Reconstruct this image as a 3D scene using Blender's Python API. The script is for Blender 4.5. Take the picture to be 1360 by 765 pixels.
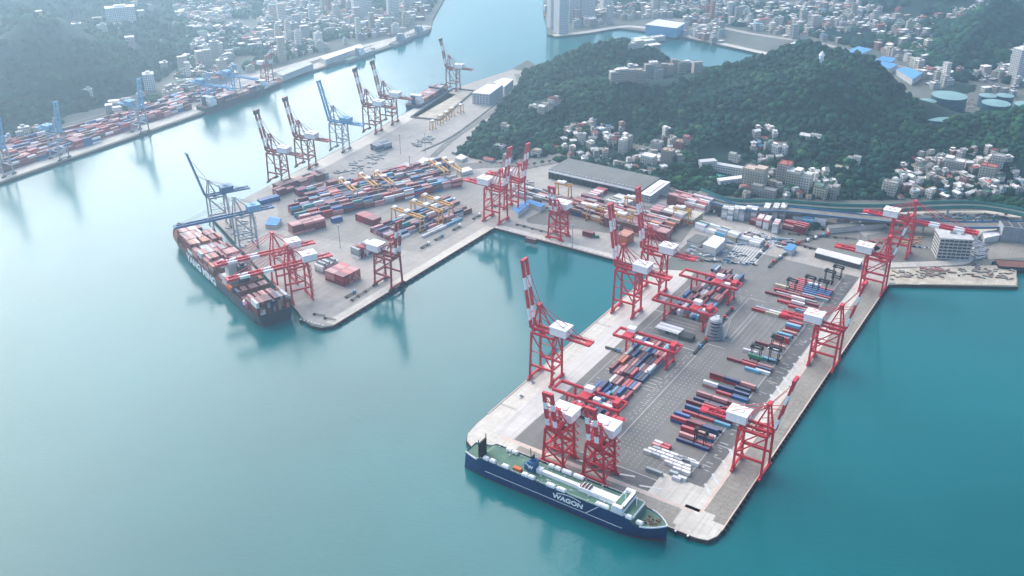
import bpy, bmesh, math, random
import numpy as np
from mathutils import Vector, Matrix
for o in list(bpy.data.objects): bpy.data.objects.remove(o)
S = bpy.context.scene
R = math.radians
# ---------------------------------------------------------------- camera, world, sun, exposure
H = 425.0; FOC = 1300.0; TH = math.atan((382.5 + 290) / FOC); CT, ST = math.cos(TH), math.sin(TH)
cam = bpy.data.objects.new('camera', bpy.data.cameras.new('camera')); S.collection.objects.link(cam)
cam.location = (0, 0, H); cam.rotation_euler = (R(90) - TH, 0, 0)
cam.data.sensor_width = 36; cam.data.lens = 36 * FOC / 1360; cam.data.clip_start = 1; cam.data.clip_end = 40000
S.camera = cam
SUN_EL, SUN_AZ = 35.0, -41.0          # azimuth from +Y (away from camera), clockwise
w = bpy.data.worlds.new('World'); S.world = w; w.use_nodes = True
nt = w.node_tree; bg = nt.nodes['Background']
sky = nt.nodes.new('ShaderNodeTexSky'); sky.sky_type = 'NISHITA'; sky.sun_disc = False
sky.sun_elevation = R(SUN_EL); sky.sun_rotation = R(SUN_AZ); sky.dust_density = .8; sky.air_density = 1.1; sky.ozone_density = .6; sky.altitude = 0
nt.links.new(sky.outputs[0], bg.inputs[0]); bg.inputs[1].default_value = 0.115
sl = bpy.data.lights.new('sun', 'SUN'); sl.energy = 2.6; sl.angle = R(72); sl.color = (1, .92, .84)
sun = bpy.data.objects.new('sun', sl); S.collection.objects.link(sun)
az = R(SUN_AZ); el = R(SUN_EL)
sdir = Vector((math.sin(az) * math.cos(el), math.cos(az) * math.cos(el), math.sin(el)))
sun.rotation_euler = sdir.to_track_quat('Z', 'Y').to_euler()
S.view_settings.view_transform = 'Standard'; S.view_settings.look = 'None'; S.view_settings.gamma = 1
S.view_settings.exposure = 1.58
S.render.engine = 'CYCLES'
HAZE = 2.55e-4
# ---------------------------------------------------------------- geometry helpers
def G(u, v, z=0.0):
    x = (u - 680) / FOC; y = -(v - 382.5) / FOC
    d = (x, CT + y * ST, -ST + y * CT); t = (z - H) / d[2]
    return (d[0] * t, d[1] * t)
FA = R(33); dA = (math.sin(FA), math.cos(FA)); dB = (math.cos(FA), -math.sin(FA)); OX, OY = G(950, 730)
def W(a, b): return (OX + a * dA[0] + b * dB[0], OY + a * dA[1] + b * dB[1])
def AB(x, y): return ((x - OX) * dA[0] + (y - OY) * dA[1], (x - OX) * dB[0] + (y - OY) * dB[1])
FR = -FA
def rz_az(azd): return R(90 - azd)      # local +X points along compass azimuth azd
C = S.collection
class MB:
    def __init__(s): s.v = []; s.f = []; s.m = []; s.c = []
    def add(s, vs, fs, m=0, c=None):
        n = len(s.v); s.v += vs
        for f in fs: s.f.append(tuple(i + n for i in f)); s.m.append(m); s.c.append(c)
    def box(s, cx, cy, cz, sx, sy, sz, m=0, rz=0, c=None, ctop=None):
        hx, hy, hz = sx / 2, sy / 2, sz / 2; ca, sa = math.cos(rz), math.sin(rz); vs = []
        for z in (-hz, hz):
            for x, y in ((-hx, -hy), (hx, -hy), (hx, hy), (-hx, hy)):
                vs.append((cx + x * ca - y * sa, cy + x * sa + y * ca, cz + z))
        s.add(vs, [(0, 3, 2, 1), (0, 1, 5, 4), (1, 2, 6, 5), (2, 3, 7, 6), (3, 0, 4, 7)], m, c)
        s.add([vs[4], vs[5], vs[6], vs[7]], [(0, 1, 2, 3)], m, ctop or c)
    def b2(s, x0, x1, y0, y1, z0, z1, m=0): s.box((x0 + x1) / 2, (y0 + y1) / 2, (z0 + z1) / 2, abs(x1 - x0), abs(y1 - y0), abs(z1 - z0), m)
    def beam(s, p, q, w=1, h=None, m=0):
        h = h or w; p = Vector(p); q = Vector(q); d = (q - p).normalized()
        up = Vector((0, 0, 1)) if abs(d.z) < .95 else Vector((0, 1, 0))
        x = d.cross(up).normalized(); y = x.cross(d).normalized(); vs = []
        for e in (p, q):
            for i, j in ((-1, -1), (1, -1), (1, 1), (-1, 1)): vs.append(tuple(e + x * i * w / 2 + y * j * h / 2))
        s.add(vs, [(0, 3, 2, 1), (4, 5, 6, 7), (0, 1, 5, 4), (1, 2, 6, 5), (2, 3, 7, 6), (3, 0, 4, 7)], m)
    def prism(s, poly, z0, z1, m=0, mt=None):
        n = len(poly); ar = sum(poly[i][0] * poly[(i + 1) % n][1] - poly[(i + 1) % n][0] * poly[i][1] for i in range(n))
        if ar < 0: poly = poly[::-1]
        vs = [(x, y, z0) for x, y in poly] + [(x, y, z1) for x, y in poly]
        s.add(vs, [(i, (i + 1) % n, n + (i + 1) % n, n + i) for i in range(n)] + [tuple(range(n - 1, -1, -1))], m)
        s.add([(x, y, z1) for x, y in poly], [tuple(range(n))], m if mt is None else mt)
    def cyl(s, cx, cy, z0, z1, r, n=16, m=0, r2=None, mt=None):
        r2 = r if r2 is None else r2
        a = [(cx + r * math.cos(2 * math.pi * i / n), cy + r * math.sin(2 * math.pi * i / n), z0) for i in range(n)]
        b = [(cx + r2 * math.cos(2 * math.pi * i / n), cy + r2 * math.sin(2 * math.pi * i / n), z1) for i in range(n)]
        s.add(a + b, [(i, (i + 1) % n, n + (i + 1) % n, n + i) for i in range(n)], m)
        s.add(b, [tuple(range(n))], m if mt is None else mt)
    def mesh(s, name, mats):
        me = bpy.data.meshes.new(name); me.from_pydata(s.v, [], s.f)
        for m in (mats if isinstance(mats, (list, tuple)) else [mats]): me.materials.append(m)
        me.polygons.foreach_set('material_index', s.m)
        if any(c is not None for c in s.c):
            at = me.color_attributes.new('Col', 'FLOAT_COLOR', 'CORNER'); arr = np.ones((len(me.loops), 4), np.float32); k = 0
            for f, c in zip(s.f, s.c):
                arr[k:k + len(f), :3] = c or (.5, .5, .5); k += len(f)
            at.data.foreach_set('color', arr.ravel())
        me.update(); return me
def shade(c, r_, a, b_, top=1.0):
    k = r_.uniform(a, b_); return tuple(min(top, v * k * r_.uniform(.97, 1.03)) for v in c)
def obj(name, me, parent=None, loc=(0, 0, 0), rz=0, mats=None):
    if isinstance(me, MB): me = me.mesh(name, mats)
    o = bpy.data.objects.new(name, me); C.objects.link(o)
    if parent: o.parent = parent
    o.location = loc; o.rotation_euler = (0, 0, rz); return o
def tag(o, label, cat, group=None, kind=None):
    if label: o['label'] = label
    if cat: o['category'] = cat
    if group: o['group'] = group
    if kind: o['kind'] = kind
    return o
def thing(name, label, cat, loc, rz=0, group=None): return tag(obj(name, None, None, loc, rz), label, cat, group)
def struct(name, mb, mats, loc=(0, 0, 0), rz=0):
    o = obj(name, mb, None, loc, rz, mats); o['kind'] = 'structure'; return o
def framed(name, mb, mats, kind='structure'):   # mesh drawn in (x=b, y=a) yard coordinates
    o = obj(name, mb, None, (OX, OY, 0), FR, mats); o['kind'] = kind; return o
ONES = 'first second third fourth fifth sixth seventh eighth ninth tenth eleventh twelfth thirteenth fourteenth fifteenth sixteenth seventeenth eighteenth nineteenth'.split()
def ordn(n):  # 1-based
    if n < 20: return ONES[n - 1]
    t = {2: 'twent', 3: 'thirt', 4: 'fort', 5: 'fift', 6: 'sixt', 7: 'sevent', 8: 'eight', 9: 'ninet'}[n // 10 % 10]
    return t + 'ieth' if n % 10 == 0 else t + 'y-' + ONES[n % 10 - 1]
def tree_copy(o, parent=None):
    c = o.copy(); C.objects.link(c); c.parent = parent
    for ch in o.children: tree_copy(ch, c)
    return c
# ---------------------------------------------------------------- materials
def mat(name, col, rough=.7, var=.15, scale=.3, metal=0, src=None, tint=None, dirt=0):
    m = bpy.data.materials.new(name); m.use_nodes = True; n = m.node_tree; b = n.nodes['Principled BSDF']
    b.inputs['Roughness'].default_value = rough; b.inputs['Metallic'].default_value = metal; b.inputs['Specular IOR Level'].default_value = .3
    tc = n.nodes.new('ShaderNodeTexCoord'); no = n.nodes.new('ShaderNodeTexNoise'); no.inputs['Scale'].default_value = scale; no.inputs['Detail'].default_value = 5; no.inputs['Roughness'].default_value = .65
    n.links.new(tc.outputs['Object'], no.inputs['Vector'])
    mr = n.nodes.new('ShaderNodeMapRange'); mr.inputs[1].default_value = .3; mr.inputs[2].default_value = .7
    mr.inputs[3].default_value = 1 - var; mr.inputs[4].default_value = 1 + var; n.links.new(no.outputs[0], mr.inputs[0])
    mx = n.nodes.new('ShaderNodeVectorMath'); mx.operation = 'SCALE'
    if src == 'obj': oi = n.nodes.new('ShaderNodeObjectInfo'); n.links.new(oi.outputs['Color'], mx.inputs[0])
    elif src == 'attr': at = n.nodes.new('ShaderNodeAttribute'); at.attribute_name = 'Col'; n.links.new(at.outputs['Color'], mx.inputs[0])
    else: mx.inputs[0].default_value = col
    n.links.new(mr.outputs[0], mx.inputs['Scale']); n.links.new(mx.outputs[0], b.inputs['Base Color'])
    m['_out'] = 1; return m
def nodes(m): return m.node_tree, m.node_tree.nodes['Principled BSDF']
def base_in(m):
    n, b = nodes(m); l = b.inputs['Base Color'].links[0]; return l.from_socket
def paving(name, col, col2, joint, scale=.02, var=.2, jc=.75, big=.5):
    """slabs with joints, stains and darker patches, in object coordinates"""
    m = mat(name, col, .85, var, scale * 12); n, b = nodes(m); s0 = base_in(m)
    tc = n.nodes.new('ShaderNodeTexCoord')
    no = n.nodes.new('ShaderNodeTexNoise'); no.inputs['Scale'].default_value = scale; no.inputs['Detail'].default_value = 6; no.inputs['Roughness'].default_value = .7; n.links.new(tc.outputs['Object'], no.inputs['Vector'])
    cr = n.nodes.new('ShaderNodeMapRange'); cr.inputs[1].default_value = .42; cr.inputs[2].default_value = .62; n.links.new(no.outputs[0], cr.inputs[0])
    mx = n.nodes.new('ShaderNodeMix'); mx.data_type = 'RGBA'; mx.inputs[7].default_value = (*col2, 1); n.links.new(s0, mx.inputs[6])
    mu = n.nodes.new('ShaderNodeMath'); mu.operation = 'MULTIPLY'; mu.inputs[1].default_value = big; n.links.new(cr.outputs[0], mu.inputs[0]); n.links.new(mu.outputs[0], mx.inputs[0])
    br = n.nodes.new('ShaderNodeTexBrick'); br.offset = 0; br.inputs['Scale'].default_value = 1; br.inputs['Brick Width'].default_value = joint; br.inputs['Row Height'].default_value = joint
    br.inputs['Mortar Size'].default_value = .12; br.inputs['Color1'].default_value = (1, 1, 1, 1); br.inputs['Color2'].default_value = (.9, .9, .9, 1); br.inputs['Mortar'].default_value = (jc, jc, jc, 1)
    n.links.new(tc.outputs['Object'], br.inputs['Vector'])
    m2 = n.nodes.new('ShaderNodeMix'); m2.data_type = 'RGBA'; m2.blend_type = 'MULTIPLY'; m2.inputs[0].default_value = 1
    n.links.new(mx.outputs[2], m2.inputs[6]); n.links.new(br.outputs[0], m2.inputs[7])
    # tyre-dark streaks along the lanes
    mp = n.nodes.new('ShaderNodeMapping'); mp.inputs['Scale'].default_value = (.5, .012, 1); n.links.new(tc.outputs['Object'], mp.inputs[0])
    n2 = n.nodes.new('ShaderNodeTexNoise'); n2.inputs['Scale'].default_value = 1; n2.inputs['Detail'].default_value = 3; n.links.new(mp.outputs[0], n2.inputs['Vector'])
    r2 = n.nodes.new('ShaderNodeMapRange'); r2.inputs[1].default_value = .5; r2.inputs[2].default_value = .75; r2.inputs[3].default_value = 1; r2.inputs[4].default_value = .78; n.links.new(n2.outputs[0], r2.inputs[0])
    vm = n.nodes.new('ShaderNodeVectorMath'); vm.operation = 'SCALE'; n.links.new(m2.outputs[2], vm.inputs[0]); n.links.new(r2.outputs[0], vm.inputs['Scale'])
    n.links.new(vm.outputs[0], b.inputs['Base Color']); return m
M = {}
M['quay'] = paving('pale quay concrete', (.62, .56, .48), (.48, .43, .36), 9, .02, .14)
M['slab'] = paving('new pale concrete', (.60, .55, .50), (.52, .48, .43), 12, .015, .08, .9)
M['quay2'] = paving('stained brown concrete', (.27, .235, .195), (.34, .31, .26), 10, .03, .3)
M['yard'] = paving('yard asphalt', (.215, .200, .182), (.145, .134, .122), 12, .012, .1, .92)
M['mid'] = paving('mid terminal concrete', (.42, .375, .33), (.32, .285, .25), 14, .012, .14, .85)
M['midg'] = paving('worn yard surface', (.33, .30, .265), (.24, .215, .19), 14, .012, .14, .9)
M['dark'] = paving('dark asphalt', (.13, .122, .115), (.18, .17, .16), 40, .03, .15, .95)
M['road'] = paving('road asphalt', (.19, .175, .155), (.235, .215, .19), 60, .01, .1, .97)
M['ground'] = mat('inland ground', (.13, .135, .115), .9, .35, .01)
M['soil'] = paving('sandy soil', (.60, .53, .42), (.34, .26, .18), 90, .05, .25, 1, .7)
M['mark'] = mat('worn white paint', (.54, .53, .50), .7, .2, .4)
M['stripe'] = mat('pinkish kerb concrete', (.60, .45, .37), .8, .12, .2)
M['wallq'] = mat('wet quay wall', (.05, .05, .05), .8, .4, .1)
M['rubber'] = mat('black rubber', (.012, .012, .013), .7, .1)
M['roofred'] = mat('rusty red roof', (.3, .08, .06), .7, .2, .2)
M['hillsoil'] = mat('hill undergrowth', (.006, .03, .024), .95, .35, .05)
M['red'] = mat('crane red paint', (.56, .030, .048), .5, .18, .15)
M['redf'] = mat('faded crane red paint', (.33, .05, .055), .6, .2, .15)
M['redd'] = mat('dull brown red paint', (.32, .07, .06), .6, .2, .15)
M['white'] = mat('white painted sheet', (.82, .80, .80), .5, .06, .3)
M['pblue'] = mat('pale blue paint', (.13, .33, .52), .5, .12, .2)
M['navy'] = mat('deep blue paint', (.015, .10, .24), .45, .15, .1)
M['steel'] = mat('grey steel', (.33, .34, .36), .5, .15, .3)
M['black'] = mat('black steel', (.02, .022, .024), .6, .2)
M['yellow'] = mat('yellow crane paint', (.60, .30, .07), .55, .15, .2)
M['glass'] = mat('dark window glass', (.02, .03, .04), .15, .1)
M['grn'] = mat('green deck paint', (.085, .165, .115), .7, .25, .12)
M['hullblue'] = mat('dark blue hull paint', (.003, .034, .115), .4, .2, .06)
M['hullred'] = mat('red boot topping', (.19, .03, .03), .6, .2)
M['hullblack'] = mat('black hull paint', (.03, .04, .065), .45, .2, .06)
M['hullgrey'] = mat('grey hull paint', (.22, .26, .30), .5, .15, .1)
M['rust'] = mat('rusty deck', (.17, .07, .05), .8, .3, .2)
M['orange'] = mat('orange paint', (.55, .12, .03), .6, .15)
M['roofgrey'] = paving('grey warehouse roof', (.20, .195, .18), (.15, .15, .14), 5, .03, .12, .85)
M['roofwhite'] = mat('pale sheet roof', (.74, .70, .70), .6, .1, .1)
M['roofblue'] = mat('light blue sheet roof', (.12, .32, .60), .6, .12, .1)
M['wall'] = mat('grey white wall', (.50, .49, .47), .8, .12, .2)
M['dwall'] = mat('dark wall with painted shade', (.07, .07, .07), .9, .2, .2)  # dark wall tone, also stands in for shade inside open fronts
M['green'] = mat('green noise barrier', (.04, .20, .17), .6, .2, .1)
M['bluerail'] = mat('blue barrier', (.03, .15, .33), .6, .2, .1)
M['tankside'] = mat('dark teal tank side', (.02, .085, .12), .6, .15, .1)
M['tanktop'] = mat('pale tank roof', (.20, .33, .32), .6, .1, .1)
M['pink'] = mat('pink sheet', (.75, .12, .28), .6, .1)
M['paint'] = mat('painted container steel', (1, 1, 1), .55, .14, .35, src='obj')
def streak(m, c, k):
    n, b = nodes(m); s0 = base_in(m); tc = n.nodes.new('ShaderNodeTexCoord'); mp = n.nodes.new('ShaderNodeMapping'); mp.inputs['Scale'].default_value = (.9, .9, .09); n.links.new(tc.outputs['Object'], mp.inputs[0])
    no = n.nodes.new('ShaderNodeTexNoise'); no.inputs['Scale'].default_value = 1; no.inputs['Detail'].default_value = 4; n.links.new(mp.outputs[0], no.inputs['Vector'])
    mr = n.nodes.new('ShaderNodeMapRange'); mr.inputs[1].default_value = .55; mr.inputs[2].default_value = .75; mr.inputs[4].default_value = k; n.links.new(no.outputs[0], mr.inputs[0])
    mx = n.nodes.new('ShaderNodeMix'); mx.data_type = 'RGBA'; mx.inputs[7].default_value = (*c, 1); n.links.new(mr.outputs[0], mx.inputs[0]); n.links.new(s0, mx.inputs[6]); n.links.new(mx.outputs[2], b.inputs['Base Color'])
streak(M['hullblue'], (.06, .07, .09), .5); streak(M['hullblack'], (.12, .06, .05), .5); streak(M['red'], (.24, .05, .04), .5); streak(M['white'], (.5, .46, .42), .35); streak(M['redd'], (.12, .05, .04), .6); streak(M['wall'], (.3, .27, .24), .4)
def pale_top(m, k):       # mixes pale grey into faces that point up
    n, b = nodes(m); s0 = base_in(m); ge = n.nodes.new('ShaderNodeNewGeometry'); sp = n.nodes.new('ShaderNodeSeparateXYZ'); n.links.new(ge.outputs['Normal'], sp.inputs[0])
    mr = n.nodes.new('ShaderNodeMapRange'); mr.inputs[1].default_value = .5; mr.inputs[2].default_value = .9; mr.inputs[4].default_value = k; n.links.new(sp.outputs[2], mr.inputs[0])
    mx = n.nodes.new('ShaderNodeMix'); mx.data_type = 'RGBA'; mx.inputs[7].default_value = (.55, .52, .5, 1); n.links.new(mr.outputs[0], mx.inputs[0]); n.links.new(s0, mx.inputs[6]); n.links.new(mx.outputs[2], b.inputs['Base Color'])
pale_top(M['paint'], .22)
M['paintc'] = mat('painted steel', (1, 1, 1), .55, .12, .3, src='attr')
pale_top(M['paintc'], .22)
M['trunk'] = mat('bark', (.07, .05, .035), .9, .2)
M['pool'] = mat('green sports court', (.05, .38, .33), .8, .1)
def wallmat(name, src):
    m = mat(name, (1, 1, 1), .8, .12, .2, src=src); n, b = nodes(m); s0 = base_in(m)
    tc = n.nodes.new('ShaderNodeTexCoord'); sp = n.nodes.new('ShaderNodeSeparateXYZ'); n.links.new(tc.outputs['Object'], sp.inputs[0])
    def mth(op, a, b_, c=None):
        k = n.nodes.new('ShaderNodeMath'); k.operation = op
        for i, v in enumerate((a, b_)):
            if hasattr(v, 'links'): n.links.new(v, k.inputs[i])
            else: k.inputs[i].default_value = v
        return k.outputs[0]
    h = mth('ADD', sp.outputs[0], sp.outputs[1])
    fx = mth('FRACT', mth('DIVIDE', h, 3.1), 0); fz = mth('FRACT', mth('DIVIDE', sp.outputs[2], 3.1), 0)
    a = mth('MULTIPLY', mth('GREATER_THAN', fx, .42), mth('GREATER_THAN', fz, .38))
    a = mth('MULTIPLY', a, mth('LESS_THAN', fz, .85))
    mx = n.nodes.new('ShaderNodeMix'); mx.data_type = 'RGBA'; mx.inputs[7].default_value = (.06, .07, .08, 1)
    n.links.new(a, mx.inputs[0]); n.links.new(s0, mx.inputs[6]); n.links.new(mx.outputs[2], b.inputs['Base Color']); return m
M['facade'] = wallmat('facade with windows', 'obj'); M['facadec'] = wallmat('far facade with windows', 'attr')
M['roofo'] = mat('house roof', (1, 1, 1), .8, .25, .5, src='obj'); M['roofc'] = mat('far house roof', (1, 1, 1), .8, .2, .3, src='attr')
# foliage
def leafmat(name):
    m = mat(name, (1, 1, 1), .85, .3, .25, src='attr'); n, b = nodes(m); b.inputs['Specular IOR Level'].default_value = .1; return m
M['leaf'] = leafmat('leaves')
# water
m = bpy.data.materials.new('harbour water'); m.use_nodes = True; n, b = nodes(m)
tc = n.nodes.new('ShaderNodeTexCoord'); no = n.nodes.new('ShaderNodeTexNoise'); no.inputs['Scale'].default_value = .0035; no.inputs['Detail'].default_value = 4
n.links.new(tc.outputs['Object'], no.inputs[0]); mx = n.nodes.new('ShaderNodeMix'); mx.data_type = 'RGBA'
mx.inputs[6].default_value = (.0, .096, .104, 1); mx.inputs[7].default_value = (.0, .134, .14, 1)
mr = n.nodes.new('ShaderNodeMapRange'); mr.inputs[1].default_value = .35; mr.inputs[2].default_value = .65
n.links.new(no.outputs[0], mr.inputs[0]); n.links.new(mr.outputs[0], mx.inputs[0]); n.links.new(mx.outputs[2], b.inputs['Base Color'])
b.inputs['Roughness'].default_value = .14; b.inputs['IOR'].default_value = 1.33
bp = n.nodes.new('ShaderNodeBump'); bp.inputs['Strength'].default_value = .22; bp.inputs['Distance'].default_value = .45
na = n.nodes.new('ShaderNodeTexNoise'); na.inputs['Scale'].default_value = .22; na.inputs['Detail'].default_value = 3; mp = n.nodes.new('ShaderNodeMapping')
mp.inputs['Scale'].default_value = (1, 2.2, 1); mp.inputs['Rotation'].default_value = (0, 0, .5)
n.links.new(tc.outputs['Object'], mp.inputs[0]); n.links.new(mp.outputs[0], na.inputs[0]); n.links.new(na.outputs[0], bp.inputs['Height']); n.links.new(bp.outputs[0], b.inputs['Normal'])
nb = n.nodes.new('ShaderNodeTexNoise'); nb.inputs['Scale'].default_value = .006; nb.inputs['Detail'].default_value = 5; mq = n.nodes.new('ShaderNodeMapping'); mq.inputs['Scale'].default_value = (1, .35, 1); mq.inputs['Rotation'].default_value = (0, 0, -.6)
n.links.new(tc.outputs['Object'], mq.inputs[0]); n.links.new(mq.outputs[0], nb.inputs[0]); mw = n.nodes.new('ShaderNodeMapRange'); mw.inputs[1].default_value = .4; mw.inputs[2].default_value = .62; mw.inputs[3].default_value = .12; mw.inputs[4].default_value = .22
n.links.new(nb.outputs[0], mw.inputs[0]); n.links.new(mw.outputs[0], b.inputs['Roughness'])
mz = n.nodes.new('ShaderNodeMapRange'); mz.inputs[1].default_value = .4; mz.inputs[2].default_value = .62; mz.inputs[3].default_value = .12; mz.inputs[4].default_value = .34; n.links.new(nb.outputs[0], mz.inputs[0]); n.links.new(mz.outputs[0], bp.inputs['Strength'])
M['water'] = m
# ---------------------------------------------------------------- numpy polygon tools
def inpoly(x, y, P):
    r = np.zeros(x.shape, bool); n = len(P); j = n - 1
    for i in range(n):
        xi, yi = P[i]; xj, yj = P[j]
        if yi != yj:
            c = ((yi > y) != (yj > y)) & (x < (xj - xi) * (y - yi) / (yj - yi) + xi); r ^= c
        j = i
    return r
def pdist(x, y, P):
    d = np.full(x.shape, 1e9); n = len(P)
    for i in range(n):
        ax, ay = P[i]; bx, by = P[(i + 1) % n]; vx, vy = bx - ax, by - ay; L = vx * vx + vy * vy + 1e-9
        t = np.clip(((x - ax) * vx + (y - ay) * vy) / L, 0, 1); d = np.minimum(d, np.hypot(x - ax - t * vx, y - ay - t * vy))
    return d
def vnoise(x, y, s, seed=0):
    x = x / s; y = y / s; xi = np.floor(x).astype(np.int64); yi = np.floor(y).astype(np.int64); fx = x - xi; fy = y - yi
    def h(a, b_): 
        k = (a * 374761393 + b_ * 668265263 + seed * 1442695041) & 0x7fffffff; k = (k ^ (k >> 13)) * 1274126177 & 0x7fffffff; return ((k ^ (k >> 16)) & 0xffff) / 65535.
    fx = fx * fx * (3 - 2 * fx); fy = fy * fy * (3 - 2 * fy)
    return (h(xi, yi) * (1 - fx) + h(xi + 1, yi) * fx) * (1 - fy) + (h(xi, yi + 1) * (1 - fx) + h(xi + 1, yi + 1) * fx) * fy
# ================================================================ SETTING
mb = MB(); mb.add([(-9000, -3000, -3), (9000, -3000, -3), (9000, 12000, -3), (-9000, 12000, -3)], [(0, 1, 2, 3)]); struct('water', mb, M['water'])
def g(pts, z=0): return [G(u, v, z) for u, v in pts]
port = [W(*p) for p in ((72, -408), (74, -398), (82, -392), (336, -392), (339, -202), (30, -202), (16, -200.5), (8, -196), (4, -189), (3, -180), (3, -14), (5, -7), (12, -3.5), (18, -3), (429, -3))]
coast = g([(1205, 378), (1352, 381), (1352, 369), (1314, 357), (1318, 347), (1420, 362), (1500, 372)])
far = g([(722, -60), (722, 0), (727, 46), (745, 48), (760, 46), (820, 37), (843, 40), (900, 48), (1000, 69), (1045, 79), (1085, 90), (1080, 104), (1030, 104), (960, 98), (905, 82), (860, 72), (760, 82), (712, 86), (700, 80), (690, 86)])
lq = [W(*p) for p in ((893, -731), (722, -748), (480, -708), (276, -682), (191, -670), (100, -470), (84, -436), (76, -424))]
mb = MB(); mb.prism(port + coast + [(8800, 700), (8800, 11500), (1500, 11500)] + far + lq, -9, 0, 1, 0); struct('ground', mb, [M['ground'], M['wallq']])
e0 = G(0, 243); d28 = (math.sin(R(28)), math.cos(R(28)))
east = [(e0[0] - 700 * d28[0], e0[1] - 700 * d28[1])] + g([(0, 243), (250, 157), (265, 152), (355, 115), (370, 108), (500, 68), (520, 62), (572, 40), (575, 25), (605, -30), (615, -70)])
mb = MB(); mb.prism(east + [(-600, 11500), (-8800, 11500), (-8800, 0)], -9, 0, 1, 0); struct('ground', mb, [M['ground'], M['wallq']])
# hills -----------------------------------------------------------
class Hill:
    def __init__(s, front, back, ctrl, D, seed, amp=5):
        s.P = g(front) + back; s.c = [(*G(u, v, z), z) for u, v, z in ctrl]; s.D = D; s.seed = seed; s.amp = amp
        xs = [p[0] for p in s.P]; ys = [p[1] for p in s.P]; s.bb = (min(xs), max(xs), min(ys), max(ys))
    def h(s, x, y):
        ins = inpoly(x, y, s.P); d = np.where(ins, pdist(x, y, s.P), 0); nu = 0; de = 1e-9
        for cx, cy, cz in s.c:
            w_ = 1 / (((x - cx) ** 2 + (y - cy) ** 2) / 1e4 + .05) ** 1.8; nu = nu + w_ * cz; de = de + w_
        t = np.clip(d / s.D, 0, 1); t = t * t * (3 - 2 * t)
        nz = (vnoise(x, y, 85, s.seed) - .5) * 3.6 * s.amp + (vnoise(x, y, 30, s.seed + 1) - .5) * s.amp * 1.3 - s.amp * .5
        return np.where(ins, (nu / de + nz * (.4 + t)) * t, -0.0)
HL = [
 Hill([(598, 205), (640, 214), (700, 214), (745, 205), (800, 232), (880, 250), (960, 262), (1110, 266), (1200, 266), (1400, 262), (1600, 262)],
      g([(1700, 190), (1420, 155), (1290, 150), (1230, 140), (1200, 128), (1130, 118), (1080, 106), (1030, 104), (960, 99), (905, 86), (860, 74), (800, 78), (760, 84), (712, 88), (694, 96), (688, 112), (655, 150), (625, 180)]),
      [(1092, 66, 98), (1068, 74, 88), (1118, 76, 86), (1030, 88, 66), (960, 94, 48), (915, 84, 36), (895, 62, 46), (870, 46, 58), (820, 41, 60), (760, 66, 50), (715, 84, 42), (690, 104, 28), (1150, 100, 66), (1200, 132, 38), (1260, 158, 26), (1320, 152, 28), (1380, 150, 34), (1100, 180, 26), (1030, 200, 16), (840, 190, 14), (1250, 225, 9), (830, 118, 42), (650, 165, 26), (950, 150, 40), (900, 108, 48), (720, 165, 24), (1160, 180, 26)], 120, 3, 7),
 Hill([(-300, 330), (-60, 215), (40, 172), (100, 152), (150, 140), (200, 118), (235, 92), (300, 82), (330, 66), (320, 40), (250, 25), (235, 8), (345, -8), (300, -60)],
      [(-1500, 8000), (-8000, 9000), (-6000, 900)],
      [(20, 95, 70), (0, 150, 50), (120, 70, 90), (190, 78, 75), (60, 20, 130), (160, 20, 130), (240, 55, 60), (100, 110, 40), (200, 10, 120), (300, 20, 70), (-100, 100, 80), (300, 50, 25)], 150, 11, 16),
 Hill([(1228, 92), (1250, 102), (1330, 88), (1352, 62), (1400, 50), (1400, 20), (1300, 18), (1240, 40)], [], [(1300, 55, 75), (1270, 75, 45), (1340, 40, 70)], 130, 21, 8),
 Hill([(1130, 4), (1180, 22), (1240, 30), (1290, 14), (1500, 14), (1600, -40)], [(8000, 4500), (8000, 11000), (0, 11000)], [(1180, -12, 120), (1300, -20, 160), (1380, -30, 160), (1000, -80, 100)], 300, 31, 25),
 Hill([(1245, 120), (1262, 128), (1300, 122), (1300, 112), (1262, 108)], [], [(1275, 112, 12)], 60, 41, 2)]
def hgt(x, y):
    x = np.atleast_1d(np.asarray(x, float)); y = np.atleast_1d(np.asarray(y, float)); r = np.zeros(x.shape)
    for hl in HL:
        k = (x >= hl.bb[0]) & (x <= hl.bb[1]) & (y >= hl.bb[2]) & (y <= hl.bb[3])
        if k.any(): r[k] = np.maximum(r[k], hl.h(x[k], y[k]))
    return r
def GH(u, v):
    """first point of the terrain seen through that pixel"""
    t = np.linspace(0, 1, 900); x0, y0 = G(u, v, 170); x1, y1 = G(u, v, 0)
    x = x0 + (x1 - x0) * t; y = y0 + (y1 - y0) * t; z = 170 * (1 - t); hh = hgt(x, y); k = np.nonzero(hh >= z)[0]
    k = k[0] if len(k) else -1
    return float(x[k]), float(y[k]), float(max(hh[k], 0))
def gridmesh(name, hl, step, rng, m):
    x = np.arange(rng[0], rng[1] + step, step); y = np.arange(rng[2], rng[3] + step, step); X, Y = np.meshgrid(x, y)
    Z = hl.h(X.ravel(), Y.ravel()).reshape(X.shape); ins = inpoly(X, Y, hl.P); Z = np.where(ins, Z + .05, -12)
    ny, nx = X.shape; V = np.stack([X, Y, Z], -1).reshape(-1, 3); idx = np.arange(ny * nx).reshape(ny, nx)
    F = np.stack([idx[:-1, :-1], idx[:-1, 1:], idx[1:, 1:], idx[1:, :-1]], -1).reshape(-1, 4); keep = ins.ravel()[F].any(1); F = F[keep]
    me = bpy.data.meshes.new(name); me.from_pydata(V.tolist(), [], F.tolist()); me.materials.append(m); me.shade_smooth()
    o = obj(name, me); o['kind'] = 'structure'
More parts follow.
